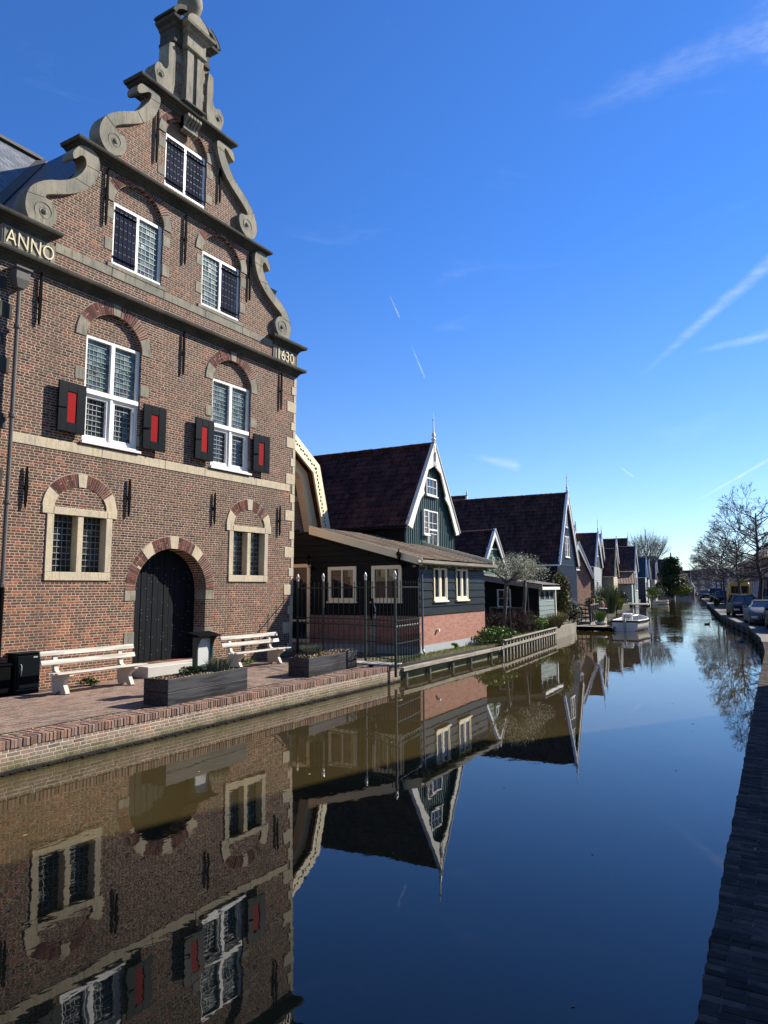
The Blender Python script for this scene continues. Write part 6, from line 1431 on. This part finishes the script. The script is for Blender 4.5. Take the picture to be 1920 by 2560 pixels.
# lamp
lp = empty('street_lamp', (-3.05, 62, 0), 0, 'thin black lantern street lamp at the right edge of the picture', 'street lamp')
b = MB(); b.tube([(0, 0, 0), (0, 0, 2.75)], [.05, .03], 8); b.lathe([(.09, 0), (.09, .3), (.05, .4)], (0, 0, 0), 8); b.build('pole', M['iron'], lp); MB().lathe([(.07, 2.78), (.14, 3.1)], (0, 0, 0), 6).build('glass', plain('lantern_glass', (.5, .5, .45), .2), lp)
MB().lathe([(.16, 3.1), (.17, 3.13), (.06, 3.25), (.02, 3.36)], (0, 0, 0), 6).build('lamp_cap', M['iron'], lp)
for k, (x, y, r_, lb) in enumerate(((-8.6, 79.5, (.35, .6, .55), 'dark green box bush at the kerb behind the black saloon'), (-8.95, 84, (.4, .7, .6), 'dark green box bush at the kerb before the small blue car'))): bush('box_bush', (x, y, 0), r_, 1300, .09, M['leaf_dark'], lb, 'bush', 40 + k, 3, lobes=4)
bush('box_bush', (-3.9, 57, 0), (.35, .5, .45), 900, .07, M['leaf_yellow'], 'yellowish shrub at the foot of the tallest bare tree', 'bush', 45, 3, lobes=4)
# ---------------------------------------------------------------- cars (front towards -y)
m_tyre = plain('black_tyre', (.012, .012, .013), .8); m_rim = plain('alloy_rim', (.5, .5, .52), .3, .8); m_cg = glass('car_glass', (.01, .013, .016), (.01, .013, .016), .03, 1.6, False)
m_hl = plain('headlight_lens', (.55, .58, .6), .1, .2); m_pl = plain('yellow_number_plate', (.6, .45, .05), .5); m_tl = plain('red_tail_lamp', (.35, .01, .01), .2)
def car(name, loc, rz, st, cab, wb, r, paint, label, grille=None, rear=False, plate=True, wd=1.8, slats=0, chrome=False, hood_z=None):
    """st: stations (y, z_bottom, z_top, half width); cab: stations (y, z_base, z_top, half base, half top)"""
    c = empty(name, loc, rz, label, 'car' if 'van' not in name else 'van', 'vehicles parked along the quay')
    b = MB(); lo = []
    for y, zb_, zt_, w in st: lo.append([(-w * .94, y, zb_), (w * .94, y, zb_), (w, y, zb_ + .15), (w * 1.0, y, zb_ + (zt_ - zb_) * .6), (w * .95, y, zt_ - .06), (w * .8, y, zt_), (-w * .8, y, zt_), (-w * .95, y, zt_ - .06), (-w * 1.0, y, zb_ + (zt_ - zb_) * .6), (-w, y, zb_ + .15)])
    b.loft(lo); o = b.build('body', paint, c, True)
    o.data.polygons.foreach_set('use_smooth', [len(p.vertices) == 4 for p in o.data.polygons])
    b = MB(); b.loft([[(-wb_, y, z0), (wb_, y, z0), (wt_, y2, z1), (-wt_, y2, z1)] for y, z0, z1, wb_, wt_, y2 in cab]); b.build('greenhouse', m_cg, c)
    b = MB(); (ya, za_, zta, wa, wta, y2a) = cab[0]; (yb, zb2, ztb, wb2, wtb, y2b) = cab[-1]
    b.loft([[(-wt_ - .01, y2, z1 - .012), (wt_ + .01, y2, z1 - .012), (wt_ * .9, y2, z1 + .03), (-wt_ * .9, y2, z1 + .03)] for y, z0, z1, wb_, wt_, y2 in cab])
    for s in (-1, 1):
        b.bar((s * wa, ya, za_), (s * wta, y2a, zta), .06, .05); b.bar((s * wb2, yb, zb2), (s * wtb, y2b, ztb), .1, .06)
        mid = cab[len(cab) // 2]; b.bar((s * mid[3] * 1.01, mid[0], mid[1]), (s * mid[4] * 1.01, mid[5], mid[2]), .03, .09)
    b.build('roof', paint, c)
    for y in (wb[0], wb[1]):
        for s in (-1, 1):
            w = empty('wheel', (0, 0, 0)); bpy.data.objects.remove(w)
            t = MB(); prof = [(r * .62, -.1), (r * .95, -.11), (r, -.07), (r, .07), (r * .95, .11), (r * .62, .1)]; t.lathe(prof, (0, 0, 0), 20)
            t.v = [(s * (wd / 2 - .12) + v[2] * s, y + v[0], r + v[1]) for v in t.v]; to = t.build('wheel', m_tyre, c, True)
            t = MB(); t.lathe([(r * .62, .09), (r * .56, .1), (r * .2, .075), (.001, .09)], (0, 0, 0), 16)
            for k in range(8): a = 2 * PI * k / 8; t.bar((r * .1 * math.cos(a), r * .1 * math.sin(a), .09), (r * .6 * math.cos(a), r * .6 * math.sin(a), .1), .035)
            t.v = [(s * (wd / 2 - .12) + v[2] * s, y + v[0], r + v[1]) for v in t.v]; t.build('rim', m_rim, to)
    y0 = st[0][0]; y1 = st[-1][0]; zt_ = st[0][2]
    for s in (-1, 1):
        MB().obox((s * wd * .37, y0 + .06, zt_ - .1), (.18, .02 * s, 0), (.02 * -s, .07, 0), (.03 * s, 0, .06)).build('headlight', m_hl if not rear else m_hl, c, bevel=.02)
        MB().obox((s * wd * .41, y1 - .04, st[-1][2] - .2), (.1, 0, 0), (0, .05, 0), (0, 0, .09)).build('tail_light', m_tl, c, bevel=.01)
        MB().obox((s * (wd / 2 + .06), cab[0][0] + .12, cab[0][1] + .06), (.09, 0, 0), (0, .05, 0), (0, 0, .06)).build('wing_mirror', paint, c, bevel=.02)
    g_ = MB(); gw_, gz0, gz1 = grille or (.3, .35, .55)
    g_.box((-gw_, y0 - .03, gz0), (gw_, y0 + .05, gz1)); go = g_.build('grille', m_tyre, c, bevel=.01)
    if slats or chrome:
        s_ = MB()
        for k in range(slats): x = -gw_ + 2 * gw_ * (k + .5) / slats; s_.bar((x, y0 - .045, gz0 + .02), (x, y0 - .045, gz1 - .02), .03, .02)
        if chrome: s_.plate(rect(-gw_ - .03, gw_ + .03, gz0 - .03, gz1 + .03), y0 - .06, y0, [rect(-gw_, gw_, gz0, gz1)], 'y')
        s_.build('grille_slats', m_rim, go)
    g_ = MB(); g_.box((-wd * .4, y0 - .01, .2), (wd * .4, y0 + .08, .32)); g_.build('bumper_intake', m_tyre, c, bevel=.01)
    if plate:
        MB().box((-.26, y0 - .07, .34), (.26, y0 - .05, .45)).build('number_plate', m_pl, c); MB().box((-.26, y1 + .01, .5), (.26, y1 + .03, .61)).build('number_plate', m_pl, c)
    return c
p_gr = plain('grey_metallic_paint', (.1, .105, .11), .5, .1, var=.03, coat=.0, spec=.25); p_bk = plain('black_car_paint', (.005, .006, .009), .45, .0, var=.03, coat=.0, spec=.2); p_ye = plain('yellow_van_paint', (.55, .3, .02), .35, var=.04, coat=.5); p_bl = plain('blue_car_paint', (.008, .016, .045), .45, .0, var=.03, coat=.0, spec=.2)
SAL = [(-2.42, .25, .62, .7), (-2.3, .2, .76, .86), (-1.6, .18, .92, .93), (-.9, .18, .99, .94), (.9, .18, 1.02, .94), (1.9, .2, 1.05, .92), (2.35, .25, .98, .84), (2.45, .35, .85, .75)]
SALC = [(-.95, .96, 1.4, .8, .62, -.2), (-.2, .98, 1.47, .82, .64, -.05), (.5, .98, 1.48, .82, .64, .5), (1.7, .98, 1.4, .78, .6, 1.05)]
car('black_saloon', (-4.32, 55.9, 0), .2, SAL, SALC, (-1.5, 1.5), .36, p_bk, 'black saloon car with a large chrome framed grille parked at the quay, facing the viewer', (.32, .42, .78), slats=6, chrome=True, wd=1.88)
SPT = [(-2.3, .2, .55, .72), (-2.15, .15, .7, .9), (-1.4, .14, .84, .96), (-.6, .15, .94, .95), (.8, .16, .95, .96), (1.8, .2, .98, .94), (2.2, .3, .9, .82)]
SPC = [(-.75, .9, 1.25, .8, .58, .0), (.0, .92, 1.29, .82, .62, .15), (.6, .92, 1.28, .82, .6, .6), (1.5, .95, 1.12, .76, .55, 1.2)]
car('grey_convertible', (-2.38, 44.5, 0), .16, SPT, SPC, (-1.4, 1.3), .36, p_gr, 'silver-grey sports car with a wide grille of vertical bars, nearest parked car in view', (.62, .32, .58), slats=11, wd=1.92)
car('black_car', (-1.02, 38.2, 0), .12, SAL, SALC, (-1.5, 1.5), .36, p_bk, 'black car cut off by the right edge in front of the silver-grey sports car', (.4, .42, .6), wd=1.88)
car('black_car', (.7, 24.6, 0), .05, SAL, SALC, (-1.5, 1.5), .36, p_bl, 'dark blue car outside the right edge whose shadow falls on the coping', (.4, .42, .6), wd=1.88)
HAT = [(-2., .25, .7, .7), (-1.85, .2, .82, .82), (-1.2, .18, .98, .86), (-.7, .18, 1.02, .87), (1.2, .18, 1.05, .87), (1.9, .22, 1.0, .84), (2.0, .35, .9, .76)]
HATC = [(-.85, 1.0, 1.42, .76, .6, -.15), (0, 1.0, 1.52, .78, .62, .05), (.9, 1.0, 1.5, .78, .62, .9), (1.85, 1.0, 1.4, .74, .58, 1.55)]
car('blue_hatchback', (-9.45, 93.2, 0), .14, HAT, HATC, (-1.25, 1.25), .32, p_bl, 'small blue car parked behind the box bushes near the kerb', (.4, .4, .55), wd=1.74)
SUV = [(-2.3, .35, .95, .75), (-2.1, .3, 1.1, .9), (-1.3, .28, 1.18, .94), (1.6, .28, 1.2, .94), (2.2, .35, 1.1, .88)]
SUVC = [(-1.15, 1.15, 1.8, .84, .7, -.5), (-.2, 1.16, 1.9, .85, .72, -.2), (1.0, 1.16, 1.9, .85, .72, 1.0), (2.1, 1.16, 1.8, .82, .68, 1.9)]
car('dark_van', (-11.3, 106, 0), .14, SUV, SUVC, (-1.4, 1.4), .38, p_bk, 'dark blue-black high van farther along the kerb left of the yellow van', (.4, .6, .9), wd=1.9)
car('dark_car', (-15.4, 128, 0), .14, HAT, HATC, (-1.25, 1.25), .32, p_bk, 'dark car beyond the high van near the far kerb', (.4, .4, .55), wd=1.74)
car('blue_car', (-3.0, 73, 0), .14, SUV, SUVC, (-1.4, 1.4), .38, p_bl, 'blue car at the right edge behind the big bare tree trunk', (.5, .6, .9), wd=1.9)
# yellow van seen from behind
yv = empty('yellow_van', (-6.4, 78.0, 0), .14, 'yellow delivery van seen from behind with two rear windows and a roof rack', 'van', 'vehicles parked along the quay')
b = MB(); lo = []
for y, z1, w, wt_ in ((-2.3, 2.38, 1.0, .82), (-2.2, 2.45, 1.02, .85), (1.2, 2.45, 1.02, .85), (1.6, 2.3, 1.0, .8), (2.2, 1.4, .96, .8), (3.0, 1.15, .9, .7)): lo.append([(-w * .95, y, .35), (w * .95, y, .35), (w, y, 1.2), (wt_, y, z1 - .08), (wt_ * .9, y, z1), (-wt_ * .9, y, z1), (-wt_, y, z1 - .08), (-w, y, 1.2)])
b.loft(lo); b.build('body', p_ye, yv)
for s in (-1, 1):
    d_ = MB(); a, c2_ = sorted((s * .03, s * .86)); d_.box((a, -2.35, .5), (c2_, -2.305, 2.2)); do = d_.build('rear_door', p_ye, yv, bevel=.02)
    a, c2_ = sorted((s * .13, s * .72)); MB().box((a, -2.365, 1.45), (c2_, -2.352, 2.08)).build('window', m_cg, do, bevel=.005)
    f_ = MB(); f_.plate(rect(a - .03, c2_ + .03, 1.42, 2.11), -2.358, -2.34, [rect(a, c2_, 1.45, 2.08)], 'y'); f_.build('window_seal', m_tyre, do)
    MB().box((s * .95 - .05, -2.34, 1.0), (s * .95 + .05, -2.28, 1.35)).build('tail_light', m_tl, yv)
    for y in (-1.4, 1.9):
        t = MB(); t.lathe([(.2, -.1), (.36, -.09), (.36, .09), (.2, .1)], (0, 0, 0), 16); t.v = [(s * .88 + v[2], y + v[0], .36 + v[1]) for v in t.v]; t.build('wheel', m_tyre, yv)
b = MB(); b.box((-.8, -2.2, 2.5), (-.74, 1.2, 2.56)); b.box((.74, -2.2, 2.5), (.8, 1.2, 2.56))
for y in (-2.1, -.6, .9): b.box((-.85, y, 2.55), (.85, y + .06, 2.6))
for x in (-.77, .77): b.box((x - .02, -2.1, 2.44), (x + .02, -2.05, 2.55)); b.box((x - .02, 1, 2.44), (x + .02, 1.05, 2.55))
b.bar((.4, -2.2, 2.62), (.95, -1.8, 2.78), .06); b.build('roof_rack', p_ye, yv)
MB().box((-.95, -2.42, .38), (.95, -2.28, .56)).build('bumper', m_tyre, yv, bevel=.02); MB().box((-.3, -2.44, .6), (.3, -2.36, .72)).build('number_plate', m_pl, yv)
# duck
dkk = MB(); 
lo = []
for x, z, w, h_ in ((-.2, .06, .01, .01), (-.14, .05, .06, .045), (-.02, .04, .09, .065), (.1, .045, .075, .06), (.16, .06, .03, .04)): lo.append([(x, math.cos(t) * w, z + math.sin(t) * h_) for t in [2 * PI * k / 8 for k in range(8)]])
dkk.loft(lo); dkk.tube([(.12, 0, .07), (.16, 0, .14), (.165, 0, .18)], [.035, .025, .03], 7); dkk.lathe([(.0, -.04), (.035, -.01), (.035, .01), (.0, .04)], (.18, 0, .19), 8); dkk.tube([(.2, 0, .185), (.26, 0, .18)], [.014, .008], 5)
o = dkk.build('duck', plain('dark_plumage', (.03, .025, .02), .7), None, True); o.location = (-6.32, 52.6, -.47); o.rotation_euler.z = .2; tag(o, 'small dark duck swimming alone in the middle of the canal', 'duck')
# floating leaves
fl = MB(); rr = random.Random(44)
for _ in range(70):
    y = 3 + 35 * rr.random() ** 1.6; x = rr.uniform(ptx(LB, y) + .3, ptx(RB, y) - .3); a = rr.uniform(0, PI); s = rr.uniform(.012, .035)
    fl.add([(x + s * math.cos(a + q) * k, y + s * math.sin(a + q) * k, WZ + .004) for q, k in ((0, 1), (PI / 2, .5), (PI, 1), (1.5 * PI, .5))], [(0, 1, 2, 3)])
tag(fl.build('floating_leaves', M['leaf_dry'], fix=False), 'scattered dry leaves floating on the canal', 'leaves', kind='stuff')
# a few leaves and crumbs on the paving
litter('paving_litter', (-12.0, 11.0, .004), (1.8, 6, .005), 160, 0, M['leaf_dry'], 'a few dry leaves scattered on the quay paving', 12, .03)
litter('coping_litter', (.1, 5.5, .008), (.7, 4, .004), 40, 0, M['leaf_dry'], 'a few pale leaves and droppings on the dark coping bricks', 13, .035)
